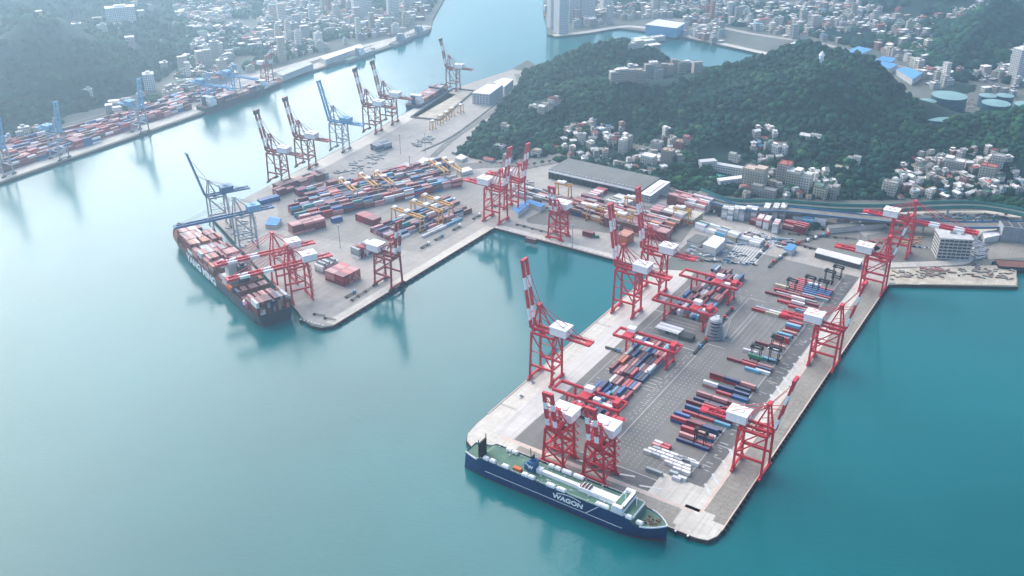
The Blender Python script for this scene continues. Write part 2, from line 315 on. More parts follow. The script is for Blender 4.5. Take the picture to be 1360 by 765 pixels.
for i, hl in enumerate(HL):
    b4 = hl.bb; step = 8 if i in (0, 2, 4) else 20
    gridmesh('hill', hl, step, (max(b4[0], -2600), min(b4[1], 2600), b4[2], min(b4[3], 4200)), M['hillsoil'])
# villages and clearings, drawn on the ground (pixel outlines at z ~ 10)
ZONES = {
 'left hillside village': [(752, 170), (800, 160), (850, 168), (890, 178), (905, 200), (902, 222), (868, 232), (830, 226), (760, 214), (745, 200)],
 'middle village': [(1000, 175), (1050, 165), (1075, 182), (1075, 215), (1108, 245), (1100, 262), (1040, 266), (985, 262), (985, 238), (1000, 210)],
 'right village': [(1230, 205), (1290, 200), (1345, 208), (1380, 215), (1380, 262), (1170, 264), (1190, 240), (1200, 220)],
}
ZP = {k: [GH(*p)[:2] for p in v] for k, v in ZONES.items()}
CLEAR = [ZP['left hillside village'], ZP['middle village'], ZP['right village'],
         [GH(u, v)[:2] for u, v in ((806, 108), (860, 86), (925, 78), (935, 98), (900, 108), (860, 118), (820, 116))],
         [GH(u, v)[:2] for u, v in ((832, 60), (850, 47), (876, 50), (872, 66), (842, 72))],
         [GH(u, v)[:2] for u, v in ((703, 134), (740, 128), (748, 140), (716, 154))],
         g([(1192, 128), (1235, 112), (1380, 118), (1380, 150), (1300, 158), (1240, 170), (1196, 150)], 8),
         g([(925, 216), (975, 205), (1010, 232), (965, 250)], 4)]
SPARSE = 3   # the first three keep trees between the houses
rs = np.random.RandomState(5)
def ico(sub, seed):
    bm = bmesh.new(); bmesh.ops.create_icosphere(bm, subdivisions=sub, radius=1); r_ = np.random.RandomState(seed)
    V = np.array([v.co[:] for v in bm.verts]); F = np.array([[v.index for v in f.verts] for f in bm.faces]); bm.free()
    V = V * (1 + (r_.rand(len(V), 1) - .5) * .55); V[:, 2] *= .8; return V, F
def leafcloud(name, x, y, z, r, col, sub, label, m=None):
    vars_ = [ico(sub, k) for k in range(6)]; Vs, Fs, Cs = [], [], []; off = 0; n = len(x); ch = rs.randint(0, 6, n); an = rs.rand(n) * 6.28
    for k in range(6):
        s_ = np.nonzero(ch == k)[0]; V, F = vars_[k]; nv = len(V)
        if not len(s_): continue
        ca, sa = np.cos(an[s_])[:, None], np.sin(an[s_])[:, None]; rr = r[s_][:, None]
        vx = (V[:, 0] * ca - V[:, 1] * sa) * rr + x[s_][:, None]; vy = (V[:, 0] * sa + V[:, 1] * ca) * rr + y[s_][:, None]; vz = V[:, 2] * rr * (.8 + .5 * rs.rand(len(s_), 1)) + z[s_][:, None]
        Vs.append(np.stack([vx, vy, vz], -1).reshape(-1, 3)); Fs.append((F[None] + (np.arange(len(s_)) * nv)[:, None, None] + off).reshape(-1, 3)); Cs.append(np.repeat(col[s_], nv, 0)); off += nv * len(s_)
    V = np.concatenate(Vs).astype(np.float32); F = np.concatenate(Fs).astype(np.int32); Cc = np.concatenate(Cs)
    me = bpy.data.meshes.new(name); me.vertices.add(len(V)); me.vertices.foreach_set('co', V.ravel()); me.loops.add(len(F) * 3); me.loops.foreach_set('vertex_index', F.ravel())
    me.polygons.add(len(F)); me.polygons.foreach_set('loop_start', np.arange(0, len(F) * 3, 3, dtype=np.int32)); me.update(calc_edges=True)
    at = me.color_attributes.new('Col', 'FLOAT_COLOR', 'POINT'); at.data.foreach_set('color', np.concatenate([Cc, np.ones((len(Cc), 1))], 1).astype(np.float32).ravel())
    me.materials.append(M['leaf']); o = obj(name, me); tag(o, label, 'forest' if 'forest' in name else 'trees', kind='stuff'); return o
def leafcol(x, y, seed=0):
    t = vnoise(x, y, 60, 50 + seed) * .6 + vnoise(x, y, 17, 60 + seed) * .4; k = rs.rand(len(x))
    a = np.array([.001, .025, .024]); b_ = np.array([.014, .064, .028]); c = a + (b_ - a) * (np.clip((t - .35) * 2.6, 0, 1) * .8 + .3 * k)[:, None]; y_ = (rs.rand(len(x)) < .06)[:, None]; c = np.where(y_, c * 1.1 + np.array([.030, .030, .004]), c)
    return c * (.55 + .95 * rs.rand(len(x), 1))
def forest(i, step, rng, sub, label, rad):
    hl = HL[i]; X, Y = np.meshgrid(np.arange(rng[0], rng[1], step), np.arange(rng[2], rng[3], step)); x = X.ravel() + (rs.rand(X.size) - .5) * step * 1.1; y = Y.ravel() + (rs.rand(X.size) - .5) * step * 1.1
    k = inpoly(x, y, hl.P) & (np.abs(x) < .56 * y + 120); x, y = x[k], y[k]; k = pdist(x, y, hl.P) > 3; x, y = x[k], y[k]
    keep = np.ones(len(x), bool)
    for j, p in enumerate(CLEAR):
        ins = inpoly(x, y, p); keep &= ~(ins & ((rs.rand(len(x)) > .42) if j < SPARSE else True))
    if i == 1: keep &= ~((vnoise(x, y, 110, 77) > .72) | (vnoise(x, y, 45, 78) > .82))
    x, y = x[keep], y[keep]; r = rad * (.5 + .95 * rs.rand(len(x)) ** 2); z = hl.h(x, y) + r * .55
    leafcloud('forest', x, y, z, r, leafcol(x, y, i), sub, label)
b4 = HL[0].bb; forest(0, 6.2, (b4[0], 1000, b4[2], b4[3]), 2 if False else 1, 'dense green forest covering the hill behind the container yards', 4.6)
forest(1, 9.5, (-1900, -300, 900, 3200), 1, 'hazy blue forest on the hills along the left shore', 6.6)
forest(2, 10, (500, 1400, 1400, 2300), 1, 'dark wooded knoll beyond the oil tanks at the right', 8)
forest(3, 18, (500, 2200, 2200, 3800), 1, 'hazy wooded mountains at the upper right', 13)
# haze --------------------------------------------------------------
hm = bpy.data.materials.new('haze air'); hm.use_nodes = True; n = hm.node_tree; n.nodes.remove(n.nodes['Principled BSDF'])
pv = n.nodes.new('ShaderNodeVolumePrincipled'); pv.inputs['Color'].default_value = (.52, .77, 1, 1); pv.inputs['Density'].default_value = HAZE; pv.inputs['Anisotropy'].default_value = .72
n.links.new(pv.outputs[0], n.nodes['Material Output'].inputs['Volume'])
mb = MB(); mb.b2(-9500, 9500, -3500, 12500, -12, 450); o = obj('haze', mb, mats=hm); o['kind'] = 'stuff'; o['label'] = 'pale blue haze thickening over the far harbour and town'; o['category'] = 'haze'
# paving sheets ------------------------------------------------------
Z1 = .03
def sheet(name, rects, z, m):       # rects a0,a1,b0,b1 in yard coordinates
    mb = MB()
    for a0, a1, b0, b1 in rects: mb.add([(b0, a0, z), (b1, a0, z), (b1, a1, z), (b0, a1, z)], [(0, 1, 2, 3)])
    return framed(name, mb, m)
def psheet(name, poly, z, m):
    mb = MB(); q = [AB(*p) for p in poly]; q = [(b_, a_) for a_, b_ in q]; n = len(q)
    if sum(q[i][0] * q[(i + 1) % n][1] - q[(i + 1) % n][0] * q[i][1] for i in range(n)) < 0: q = q[::-1]
    mb.add([(x, y, z) for x, y in q], [tuple(range(n))]); return framed(name, mb, m)
pier = [W(*p) for p in ((30, -201.6), (16, -200), (8.5, -195.5), (4.6, -189), (3.5, -180), (3.5, -14), (5.5, -7.4), (12, -4), (18, -3.5), (429, -3.5), (429, -30), (339, -202))]
midt = [W(*p) for p in ((75, -410), (78, -398), (84, -392.5), (336, -392.5), (336.5, -202), (429, -202), (429, -3.5), (434, -3), (445, 22), (560, 22), (560, -80), (520, -200), (545, -300), (590, -420), (640, -470), (720, -560), (870, -600), (893, -700), (893, -730), (722, -747), (480, -707.4), (276, -681.4), (191.5, -669), (100, -469), (84, -435), (78, -424))]
psheet('mid_terminal_paving', midt, Z1, M['mid'])
psheet('pier_paving', pier, Z1 + .03, M['quay'])
sheet('yard_asphalt', [(28, 335, -167.5, -30)], .09, M['yard'])
sheet('yard_asphalt', [(335, 430, -168, -30)], .094, M['yard'])
sheet('road', [(3.8, 24, -160, -30), (24, 330, -20.5, -4), (330, 428, -20.5, -4)], .09, M['quay2'])
sheet('road', [(60, 430, -43, -31)], .12, M['dark'])
sheet('road', [(60, 334, -167.4, -160)], .12, M['road'])
sheet('pavement', [(27, 52, -60, -22), (8, 30, -33, -12)], .14, M['quay'])
sheet('kerb_strip', [(25, 27, -178, -26), (27, 320, -22.6, -20.4)], .17, M['stripe'])
sheet('pavement', [(28, 334, -186, -167.6)], .12, M['slab']); sheet('pavement', [(212, 214, -201, -186), (60, 62, -201, -186), (120, 121, -201, -186)], .14, M['mid'])
# dark curve road round the yard's near right corner
mb = MB(); pts = []
for i in range(13):
    t = i / 12 * math.pi / 2; pts.append((-63 + 26 * math.sin(t), 62 - 26 * math.cos(t)))
for (x0, y0), (x1, y1) in zip(pts, pts[1:]):
    def off(x, y, r): d = math.hypot(x + 63, y - 62); return (-63 + (x + 63) / d * r, 62 + (y - 62) / d * r)
    a, b_, c, d = off(x0, y0, 20), off(x0, y0, 32), off(x1, y1, 32), off(x1, y1, 20); mb.add([(*p, .125) for p in (a, b_, c, d)], [(0, 1, 2, 3)])
mb.add([(-125, 30, .125), (-63, 30, .125), (-63, 42, .125), (-125, 42, .125)], [(0, 1, 2, 3)]); framed('road', mb, M['dark'])
sheet('dark_patch', [(84, 104, -42, -30), (130, 150, -41.5, -31)], .15, M['dark'])
# markings: lane lines, bay dots, bars
mk = MB(); rnd = random.Random(3)
def q(b0, b1, a0, a1, z=.2): mk.add([(b0, a0, z), (b1, a0, z), (b1, a1, z), (b0, a1, z)], [(0, 1, 2, 3)])
q(-104.3, -103.8, 62, 232); q(-104.3, -103.8, 246, 330); q(-167.6, -167.1, 60, 332); q(-160, -159.6, 60, 332); q(-30.2, -29.8, 60, 420); q(-44, -43.6, 62, 420)
for a in (232, 246, 331): q(-104, -88, a, a + .7)
for a in (215, 262): q(-167, -108, a, a + .8)
q(-120, -60, 41.5, 42)
for a in np.arange(64, 330, 2.6):
    if 232 < a < 246: continue
    for b0 in (-111.5, -108.5): 
        if rnd.random() < .72: q(b0 + rnd.uniform(-.6, .6), b0 + 1.5 + rnd.uniform(-.6, .3), a, a + .7)
    if rnd.random() < .35: q(-158 + rnd.uniform(0, 3), -154.5, a, a + .6)
for b0 in (-100, -97, -93.5, -90, -86.5):
    for a in np.arange(60, 228, 4.2): q(b0, b0 + .6, a, a + .9)
for b0 in np.arange(-92, -48, 4.4):
    for a in np.arange(246, 305, 3.1): q(b0, b0 + .5, a, a + .8)
    for a in np.arange(48, 64, 3.4): q(b0, b0 + .5, a, a + .8)
for b0 in (-92, -88.5): 
    for a in np.arange(246, 308, 1.5): q(b0, b0 + 1.6, a, a + .5)
for a in np.arange(216, 262, 5.5):
    q(-150, -121, a, a + .5)
for a in np.arange(140, 165, 5): q(-120, -112, a, a + .6)
for i in range(70):
    a = rnd.uniform(62, 420); q(-41 + rnd.uniform(0, 8), -40 + rnd.uniform(0, 8), a, a + .6)
for i in range(140):
    a = rnd.uniform(300, 345); b0 = rnd.uniform(-172, -60); q(b0, b0 + 1.2, a, a + .6)
framed('road_marking', mk, M['mark'])
mk = MB()
for a, b0 in [(52, -27), (65, -27), (83, -27), (98, -28), (168, -28), (182, -28), (196, -28), (212, -28), (224, -28), (237, -28), (250, -28), (285, -29)]:
    mk.box(b0, a, .22, 2.0, 12, .05, 0, R(38.6))
for a, b0 in [(35, -82), (33, -60), (34, -110)]: mk.box(b0, a, .22, 16, 1.6, .05, 0, R(18))
framed('road_marking', mk, M['mark'])
# mid-terminal patches
sheet('pavement', [(84, 336, -402, -393)], .09, M['quay']); sheet('pavement', [(337.5, 346, -392, -204)], .09, M['quay'])
psheet('yard_asphalt', g([(372, 305), (455, 322), (560, 335), (648, 285), (690, 255), (605, 212), (520, 222), (440, 235), (366, 262)]), .062, M['midg'])
psheet('pavement', [W(*p) for p in ((290, -682), (480, -706), (722, -746), (722, -722), (480, -684), (290, -660))], .1, M['quay'])
psheet('yard_asphalt', g([(700, 290), (760, 262), (935, 282), (905, 322), (700, 296)]), .07, M['road'])
psheet('yard_asphalt', g([(870, 262), (950, 268), (1130, 300), (1170, 330), (1140, 345), (1075, 330), (1000, 300), (940, 285)]), .08, M['road'])
psheet('yard_asphalt', g([(1150, 312), (1240, 300), (1300, 300), (1282, 345), (1175, 362)]), .08, M['road'])
psheet('yard_asphalt', g([(1300, 300), (1420, 300), (1420, 340), (1312, 344)]), .08, M['quay2'])
psheet('sand_lot', g([(1178, 358), (1288, 353), (1350, 352), (1350, 379), (1190, 377)]), .1, M['soil'])
psheet('gravel_lot', g([(548, 155), (602, 119), (628, 122), (584, 157)]), .1, M['soil'])
mb = MB()
lot = g([(546, 156), (602, 118), (630, 121), (584, 160)])
for i in range(4): mb.beam((*lot[i], .8), (*lot[(i + 1) % 4], .8), 2.2, 1.8)
tag(obj('lot_wall', mb, mats=M['dark']), 'dark low wall enclosing the empty gravel lot on the far quay', 'wall')
lanes = MB()
qd = g([(967, 340), (998, 303), (1035, 316), (1000, 352)])
for i in range(11):
    t = i / 10; p = Vector(qd[0]).lerp(Vector(qd[3]), t); q2 = Vector(qd[1]).lerp(Vector(qd[2]), t); lanes.beam((*p, .16), (*q2, .16), 1.5, .12)
struct('truck_lane_strip', lanes, M['mark'])
# quay wall fenders and kerbs (one chain per quay)
def fenders(p, q, label, white=False, step=8.5):
    mb = MB(); p = Vector(W(*p)); q = Vector(W(*q)); L = (q - p).length; d = (q - p) / L
    mb.cyl(0, 0, -2.6, -.2, 1.0, 8, 0); mb.box(0, 0, -1.4, 2.4, 1.2, 2.0, 0)
    if white: mb.cyl(0, 0, -.2, .5, .7, 8, 1)
    me = mb.mesh('fender', [M['rubber'], M['white']])
    for i in range(int(L / step) + 1): c = p + d * i * step; tag(obj('fender', me, None, (c.x, c.y, 0), FR), label, 'fender', label)
fenders((20, -2.2), (428, -2.2), 'black rubber fenders along the right edge of the near pier', False, 6)
fenders((2.2, -28), (2.2, -14), 'fenders by the bow of the blue ship at the pier corner', True)
fenders((338, -391), (340, -204), 'white topped fenders along the back wall of the inner basin', True, 6)
fenders((90, -391), (330, -391), 'dark fenders along the long straight side of the inner basin', False)
fenders((75, -424), (78, -397), 'white topped fenders round the rounded tip of the far terminal', True, 4)
mb = MB()
for p, q2 in (((18, -3.3), (428, -3.3)), ((3.5, -180), (3.5, -14)), ((84, -392.3), (335, -392.3)), ((336.6, -391), (339, -203)), ((45, -201.8), (335, -201.8))): mb.beam((*W(*p), .25), (*W(*q2), .25), .8, .5)
struct('quay_kerb', mb, M['stripe'])
# roads ---------------------------------------------------------------
def ribbon(path, wd, z, m, name='road', rail=None, piers=0, thick=.4, label=None):
    P = [Vector((*G(u, v, z), z)) for u, v in path]
    # Catmull-Rom
    Q = []
    for i in range(len(P) - 1):
        a, b_, c, d = P[max(i - 1, 0)], P[i], P[i + 1], P[min(i + 2, len(P) - 1)]
        for k in range(6):
            t = k / 6; Q.append(.5 * ((2 * b_) + (c - a) * t + (2 * a - 5 * b_ + 4 * c - d) * t * t + (3 * b_ - a - 3 * c + d) * t ** 3))
    Q.append(P[-1]); L, Rr = [], []
    for i, p in enumerate(Q):
        d = (Q[min(i + 1, len(Q) - 1)] - Q[max(i - 1, 0)]); nn = Vector((-d.y, d.x, 0)).normalized() * wd / 2; L.append(p + nn); Rr.append(p - nn)
    mb = MB(); n = len(Q); vs = [tuple(p) for p in L] + [tuple(p) for p in Rr] + [(p.x, p.y, p.z - thick) for p in L] + [(p.x, p.y, p.z - thick) for p in Rr]
    fs = []
    for i in range(n - 1): fs += [(n + i, n + i + 1, i + 1, i), (i, i + 1, 2 * n + i + 1, 2 * n + i), (3 * n + i, 3 * n + i + 1, n + i + 1, n + i), (2 * n + i, 2 * n + i + 1, 3 * n + i + 1, 3 * n + i)]
    mb.add(vs, fs, 0)
    for i in range(0, n - 1):          # centre dashes
        if i % 2 == 0: a = Q[i]; b_ = Q[i].lerp(Q[i + 1], .5); mb.beam((a.x, a.y, z + .02), (b_.x, b_.y, z + .02), .3, .06, 2)
    if piers:
        for i in range(2, n - 1, piers): mb.box(Q[i].x, Q[i].y, (z - thick) / 2, 2.2, 2.2, z - thick, 3); mb.box(Q[i].x, Q[i].y, z - thick - .6, wd * .8, 1.8, 1.2, 3)
    RH = 3.4 if rail is M['green'] else 1.3
    if rail:
        for side in (L, Rr):
            for i in range(n - 1): mb.beam((side[i].x, side[i].y, z + RH / 2), (side[i + 1].x, side[i + 1].y, z + RH / 2), .5, RH, 1)
    o = obj(name, mb, mats=[m, rail or m, M['mark'], M['wall']])
    if name == 'road': o['kind'] = 'structure'
    else: tag(o, label, 'viaduct')
ribbon([(590, 225), (640, 219), (690, 217), (740, 207), (790, 207), (850, 224), (905, 245), (950, 270), (1000, 283), (1060, 284)], 20, .3, M['road'], rail=None)
ribbon([(700, 222), (750, 213), (800, 215), (850, 234), (890, 250), (920, 268)], 10, .34, M['road'])
ribbon([(935, 262), (985, 276), (1040, 278), (1100, 284), (1160, 290), (1240, 297), (1300, 299), (1420, 297)], 15, 11, M['road'], 'viaduct', M['bluerail'], 9, 1.2, 'elevated road with blue barriers crossing the right side behind the quay')
ribbon([(925, 255), (970, 270), (1040, 272), (1110, 277), (1180, 278), (1240, 274), (1300, 274), (1360, 284), (1420, 300)], 14, 9, M['road'], 'viaduct', M['green'], 10, 1.2, 'elevated road with green barriers curving below the hillside houses')
ribbon([(1060, 287), (1150, 287), (1240, 285), (1330, 284), (1420, 287)], 18, .35, M['quay'])
ribbon([(1180, 352), (1262, 349), (1284, 344), (1288, 325), (1300, 308), (1345, 300)], 11, .3, M['quay'])
ribbon([(575, 208), (600, 185), (640, 158), (672, 135), (690, 112), (686, 98)], 9, .3, M['road'])
ribbon([(560, 200), (598, 182), (636, 155), (668, 130)], 2.4, .9, M['dark'])
ribbon([(-60, 222), (40, 190), (120, 168), (200, 142), (290, 116), (350, 98), (440, 72), (520, 52)], 14, .3, M['quay'])
ribbon([(-60, 205), (40, 178), (120, 156), (200, 134), (290, 108)], 8, .3, M['road'])
ribbon([(-60, 262), (0, 236), (120, 195), (250, 150), (350, 112), (430, 84), (500, 62), (568, 34)], 22, .22, M['quay'])
ribbon([(735, 47), (775, 43), (820, 36), (850, 36), (905, 46), (1000, 67), (1050, 78), (1090, 86)], 16, .25, M['quay'])
ribbon([(800, 24), (850, 22), (925, 30), (1000, 45), (1100, 60), (1180, 84), (1260, 105)], 14, .25, M['mid'])
mb = MB(); psheet('east_yard', g([(-60, 205), (0, 190), (120, 160), (260, 118), (350, 92), (368, 106), (250, 155), (0, 240), (-60, 262)]), .1, M['mid'])
mb = MB()   # green bank between lower road and viaduct
# ================================================================ SHIP-TO-SHORE CRANES
SC = {}
def sts_proto(key, Hg, bl, ang, body, house='white', s=1.0, boomm=None, bands=True, gauge=20.0, back=40.0, apex=22.0, mshift=4.5, xb=False, mhx=7.0, mhy=5.8):
    """local +X points over the water; origin between the four feet"""
    boomm = boomm or body; parts = []
    def part(name, mb, mats): parts.append((name, mb.mesh(name, mats)))
    B = M[body]; xs, xl = gauge / 2, -gauge / 2; yw = 8.2
    for x in (xs, xl):
        for y in (-1, 1):
            mb = MB(); mb.beam((x, y * yw, 2.4), (x, y * (yw - 1.6), Hg), 1.5, 1.35)
            mb.box(x, y * yw, 2.6, 2.0, 2.0, 1.4)
            if x == xl and y == 1:
                z = 3.5; k = 0
                while z < Hg - 3: mb.beam((x - 1.4, y * yw - (1.6 if k % 2 else -1.6), z), (x - 1.4, y * yw + (1.6 if k % 2 else -1.6), z + 2.8), .7, .25); mb.box(x - 1.6, y * yw + (1.6 if k % 2 else -1.6), z + 2.9, 1.4, 1.3, .2); z += 2.9; k += 1
            part('leg', mb, B)
    for x in (xs, xl):
        mb = MB(); mb.beam((x, -yw - 1.5, 2.6), (x, yw + 1.5, 2.6), 1.4, 1.8); part('sill_beam', mb, B)
        for y in (-1, 1):
            mb = MB(); 
            for k in range(4): mb.cyl(x, y * yw + (k - 1.5) * 1.9, .15, 1.6, .75, 8)
            mb.b2(x - .8, x + .8, y * yw - 3.6, y * yw + 3.6, .9, 2.0); part('bogie', mb, M['black'] if body != 'red' else B)
    mb = MB()
    for y in (-1, 1):
        yy = y * (yw - .55); mb.beam((xl, yy, 13.5), (xs, yy, 13.5), 1.2, 1.7)
        yt = y * (yw - 1.6); mb.beam((xl, yt, Hg), (xs, yt, Hg), 1.3, 1.7); mb.beam((xl, yy, 14.5), (xs, yt, Hg - 1), .8)
        mb.beam((xl, y * (yw - 1), 26), (xs, y * (yw - 1), 26), .5)
    part('portal_beam', mb, B)
    if xb:
        for x in (xs, xl):
            mb = MB()
            for s_ in (-1, 1): mb.beam((x, s_ * -yw, 4), (x, s_ * (yw - .6), 15), .9); mb.beam((x, s_ * -(yw - .6), 15), (x, s_ * (yw - 1.4), Hg - 2), .9)
            mb.beam((x, -yw, 15), (x, yw, 15), 1.0); part('cross_brace', mb, B)
        mb = MB()
        for y in (-1, 1): mb.beam((xs, y * yw, 3), (xl, y * yw, 13), .8)
        mb.beam((xs, -yw, 3), (xs, yw, 3), .6); part('side_brace', mb, B)
    for x in (xs, xl): mb = MB(); mb.beam((x, -yw + 1.6, Hg), (x, yw - 1.6, Hg), 1.4, 2); part('cross_beam', mb, B)
    mb = MB(); mb.beam((xl, -yw + .6, 13.5), (xl, yw - .6, 13.5), 1, 1.3); mb.beam((xl, -yw + 1, 22), (xl, yw - 1, 22), 1.1, 1.3)
    mb.beam((xl, -yw + 1, 22.5), (xl, 0, Hg - 1), .7); mb.beam((xl, yw - 1, 22.5), (xl, 0, Hg - 1), .7)
    part('cross_beam', mb, B)
    mb = MB(); zg = Hg + 2
    for y in (-3, 3): mb.beam((-back, y, zg), (xs + 2, y, zg), 1.2, 1.9)
    x = -back
    while x < xs: mb.beam((x, -3, zg), (x, 3, zg), .6); mb.beam((x, -3, zg), (min(x + 5, xs), 3, zg), .3); x += 5
    mb.b2(-back, -back + 5, -4.6, 4.6, zg - .4, zg + .4)
    for y in (-4.4, 4.4): mb.beam((-back, y, zg + 1.2), (xl - 14, y, zg + 1.2), .2)
    part('girder', mb, M[boomm])
    mb = MB(); ax = xs - 3; az_ = Hg + apex
    for y in (-1, 1):
        mb.beam((xs, y * 5.4, Hg), (ax, y * 2.2, az_), 1.1); mb.beam((xs - 11, y * 5.4, Hg + .5), (ax - .8, y * 2.2, az_ - 2), .7)
        mb.beam((xs - 1.3, y * 4, Hg + apex * .45), (xs - 8, y * 4.4, Hg + apex * .3), .4)
    for k in (.35, .7, 1): mb.beam((xs - 3 * k, -5.4 + 3.2 * k, Hg + apex * k), (xs - 3 * k, 5.4 - 3.2 * k, Hg + apex * k), .7)
    mb.box(ax, 0, az_ + .8, 3, 5.4, 1.4); part('apex_frame', mb, B)
    mb = MB()
    for y in (-2.4, 2.4):
        mb.beam((ax, y, az_), (xl - 2, y * 1.2, zg + 1), .45); mb.beam((ax, y, az_), (-back + 9, y * 1.2, zg + 1), .35)
    part('backstay', mb, B)
    a = R(ang); hx, hz = xs + 2.5, zg; dx, dz = math.cos(a), math.sin(a)
    mb = MB(); n = 8; mi = lambda i: 1 if (bands and i in (2, 4 + (1 if ang < 20 else 0), 6)) else 0
    if bands: 
        seg = [(0, .12, 0), (.12, .30, 1), (.30, .42, 0), (.42, .58, 0), (.58, .76, 1), (.76, 1, 0)] if ang > 20 else [(0, .2, 0), (.2, .38, 1), (.38, .62, 0), (.62, .8, 1), (.8, 1, 0)]
    else: seg = [(0, 1, 0)]
    for t0, t1, c in seg:
        for y in (-3, 3):
            mb.beam((hx + dx * bl * t0, y, hz + dz * bl * t0), (hx + dx * bl * t1, y, hz + dz * bl * t1), 1.5, 2.6, c)
    for i in range(7):
        t = (i + .5) / 7; mb.beam((hx + dx * bl * t, -3, hz + dz * bl * t), (hx + dx * bl * t, 3, hz + dz * bl * t), .6)
    if key in ('L',): mb.box(hx + dx * bl * .97, 0, hz + dz * bl * .97, 3, 9, 5, 2)
    px, pz = -dz, dx                     # upper side of the boom
    for y in (-3, 3):
        for t in (.45, .9): mb.beam((hx + dx * bl * t, y, hz + dz * bl * t), (hx + dx * bl * t + px * 2, y, hz + dz * bl * t + pz * 2), .5)
    mb.box(hx + dx * bl, 0, hz + dz * bl, 2.2, 8, 2.2); part('boom', mb, [M[boomm], M['white'], M['black']])
    mb = MB()
    if ang < 20:
        for y in (-2.4, 2.4):
            for t in (.45, .9): mb.beam((ax, y, az_), (hx + dx * bl * t, y, hz + dz * bl * t + 1.5), .4)
    else:
        for y in (-2.4, 2.4):
            for t in (.45, .8):
                e = Vector((hx + dx * bl * t + px * 2, y, hz + dz * bl * t + pz * 2)); mdl = Vector((ax - 2 - 3 * t, y, az_ - 7 * t)); mb.beam((ax, y, az_), mdl, .35); mb.beam(mdl, e, .35) if t < .6 else mb.beam((ax, y, az_), e, .35)
    part('forestay', mb, B)
    mb = MB(); mx = xl - 7.5 + mshift
    mb.b2(mx - mhx, mx + mhx, -mhy, mhy, zg + 1, zg + 6.6); mb.b2(mx - mhx - .5, mx + mhx + .5, -mhy - .4, mhy + .4, zg + 6.6, zg + 7.9)
    mb.b2(mx - 3, mx + 3, -2, 2, zg + 7.9, zg + 8.5); mb.b2(mx + mhx, mx + mhx + .15, -1, 1, zg + 1.2, zg + 3.6, 1)
    part('machine_house', mb, [M[house], M['black']])
    mb = MB(); mb.box(xs - 8, 0, zg - 1.9, 4, 5, 1); mb.box(xs - 8, 3.4, zg - 3.6, 2.8, 2.4, 2.6); mb.b2(xs - 6.55, xs - 6.4, 2.3, 4.5, zg - 4.4, zg - 3, 1); part('operator_cab', mb, [B, M['glass']])
    SC[key] = parts
USED = {}
def sts(key, loc, azd, label, s=1.0, cat='crane', group='ship to shore cranes'):
    t = thing('quay_crane', label, cat, (loc[0], loc[1], .2), rz_az(azd), group); t.scale = (s, s, s)
    for name, me in SC[key]: obj(name, me, t)
    return t
sts_proto('A', 42, 56, 81, 'red'); sts_proto('C', 34, 45, 79, 'red'); sts_proto('D', 36, 55, 1, 'red'); sts_proto('F', 30, 33, 79, 'red', back=28, apex=15, gauge=16, mshift=8, xb=True, mhx=6.4, mhy=8.6)
sts_proto('M', 37, 47, 83, 'red'); sts_proto('S', 31, 36, 84, 'redf', back=34, apex=14); sts_proto('L', 38, 50, 78, 'redd', bands=True); sts_proto('LB', 38, 54, 76, 'steel', 'pblue', boomm='pblue', bands=False)
sts_proto('Q', 36, 54, 0, 'red', back=36); sts_proto('QB', 40, 62, 0, 'steel', 'pblue', boomm='navy', bands=False, back=36); sts_proto('QU', 40, 56, 76, 'steel', 'navy', boomm='navy', bands=False, back=40, apex=20)
sts_proto('E', 40, 46, 85, 'steel', 'pblue', boomm='pblue', bands=False); sts_proto('ED', 38, 48, 0, 'pblue', 'pblue', boomm='pblue', bands=False)
RQ, LQ, FQ, MLQ, YQ, EQ = 123, 303, 213, 294, 238, 118
G2 = 'red quay cranes of the near pier'; G3 = 'quay cranes of the far terminal'; G4 = 'cranes on the opposite shore'
sts('A', W(76.5 + 75.6, -190.5) if False else G(725, 502), LQ, 'tall red quay crane with raised boom, nearest to open water on the pier\'s left edge', 1, group=G2)
sts('A', G(832, 414), LQ, 'red quay crane with boom raised beside the basin, front one of the close pair', 1, group=G2)
sts('A', G(866, 388), LQ, 'red quay crane with boom raised beside the basin, rear one of the close pair', 1, group=G2)
sts('F', W(25, -128), FQ, 'red double boom crane over the blue ship, left of the two', 1, group=G2)
sts('F', W(25, -96), FQ, 'red double boom crane over the blue ship, right of the two', 1, group=G2)
sts('C', W(89.5, -11), RQ, 'red quay crane nearest the camera on the right edge, behind the white trailers', 1, group=G2)
sts('C', W(254, -11), RQ, 'red quay crane halfway along the right edge of the near pier', 1, group=G2)
sts('C', W(410, -13), RQ, 'red quay crane with raised boom beside the sand lot', 1, group=G2)
sts('D', W(505, -13), RQ, 'red quay crane whose lowered red and white boom points right', 1, group=G2)
sts('S', W(170, -401), RQ, 'red crane alone on the straight quay left of the basin', 1, group=G3)
sts('M', W(354, -402), RQ, 'red crane with banded raised boom at the basin\'s inner corner, left of the pair', 1, group=G3)
sts('M', W(392, -402), RQ, 'red crane with banded raised boom at the basin\'s inner corner, right of the pair', .92, group=G3)
sts('F', W(352, -322), FQ, 'low red crane with raised boom on the back quay of the basin', .95, group=G3)
for key, p, lb in (('L', (371, 241), 'brownish red crane with banded boom, leftmost of the far quay row'), ('L', (407, 221), 'brownish red crane with banded boom, second from left on the far quay'),
                   ('LB', (452, 199), 'pale blue crane among red ones on the far quay'), ('L', (495, 175), 'dull red crane right of the pale blue one on the far quay'), ('L', (517, 163), 'dull red crane at the stern of the small cargo ship'), ('L', (602, 119), 'dull red crane by the bow of the small cargo ship')):
    sts(key, G(*p), MLQ if key != 'x' else 0, lb, .95 if p[0] < 590 else .86, group=G3)
sts('QU', W(178, -640), YQ, 'grey crane with dark blue boom raised at the bow of the container ship', .9, group=G3)
sts('QB', W(157, -578), YQ, 'grey crane with long blue boom lowered over the container ship', .9, group=G3)
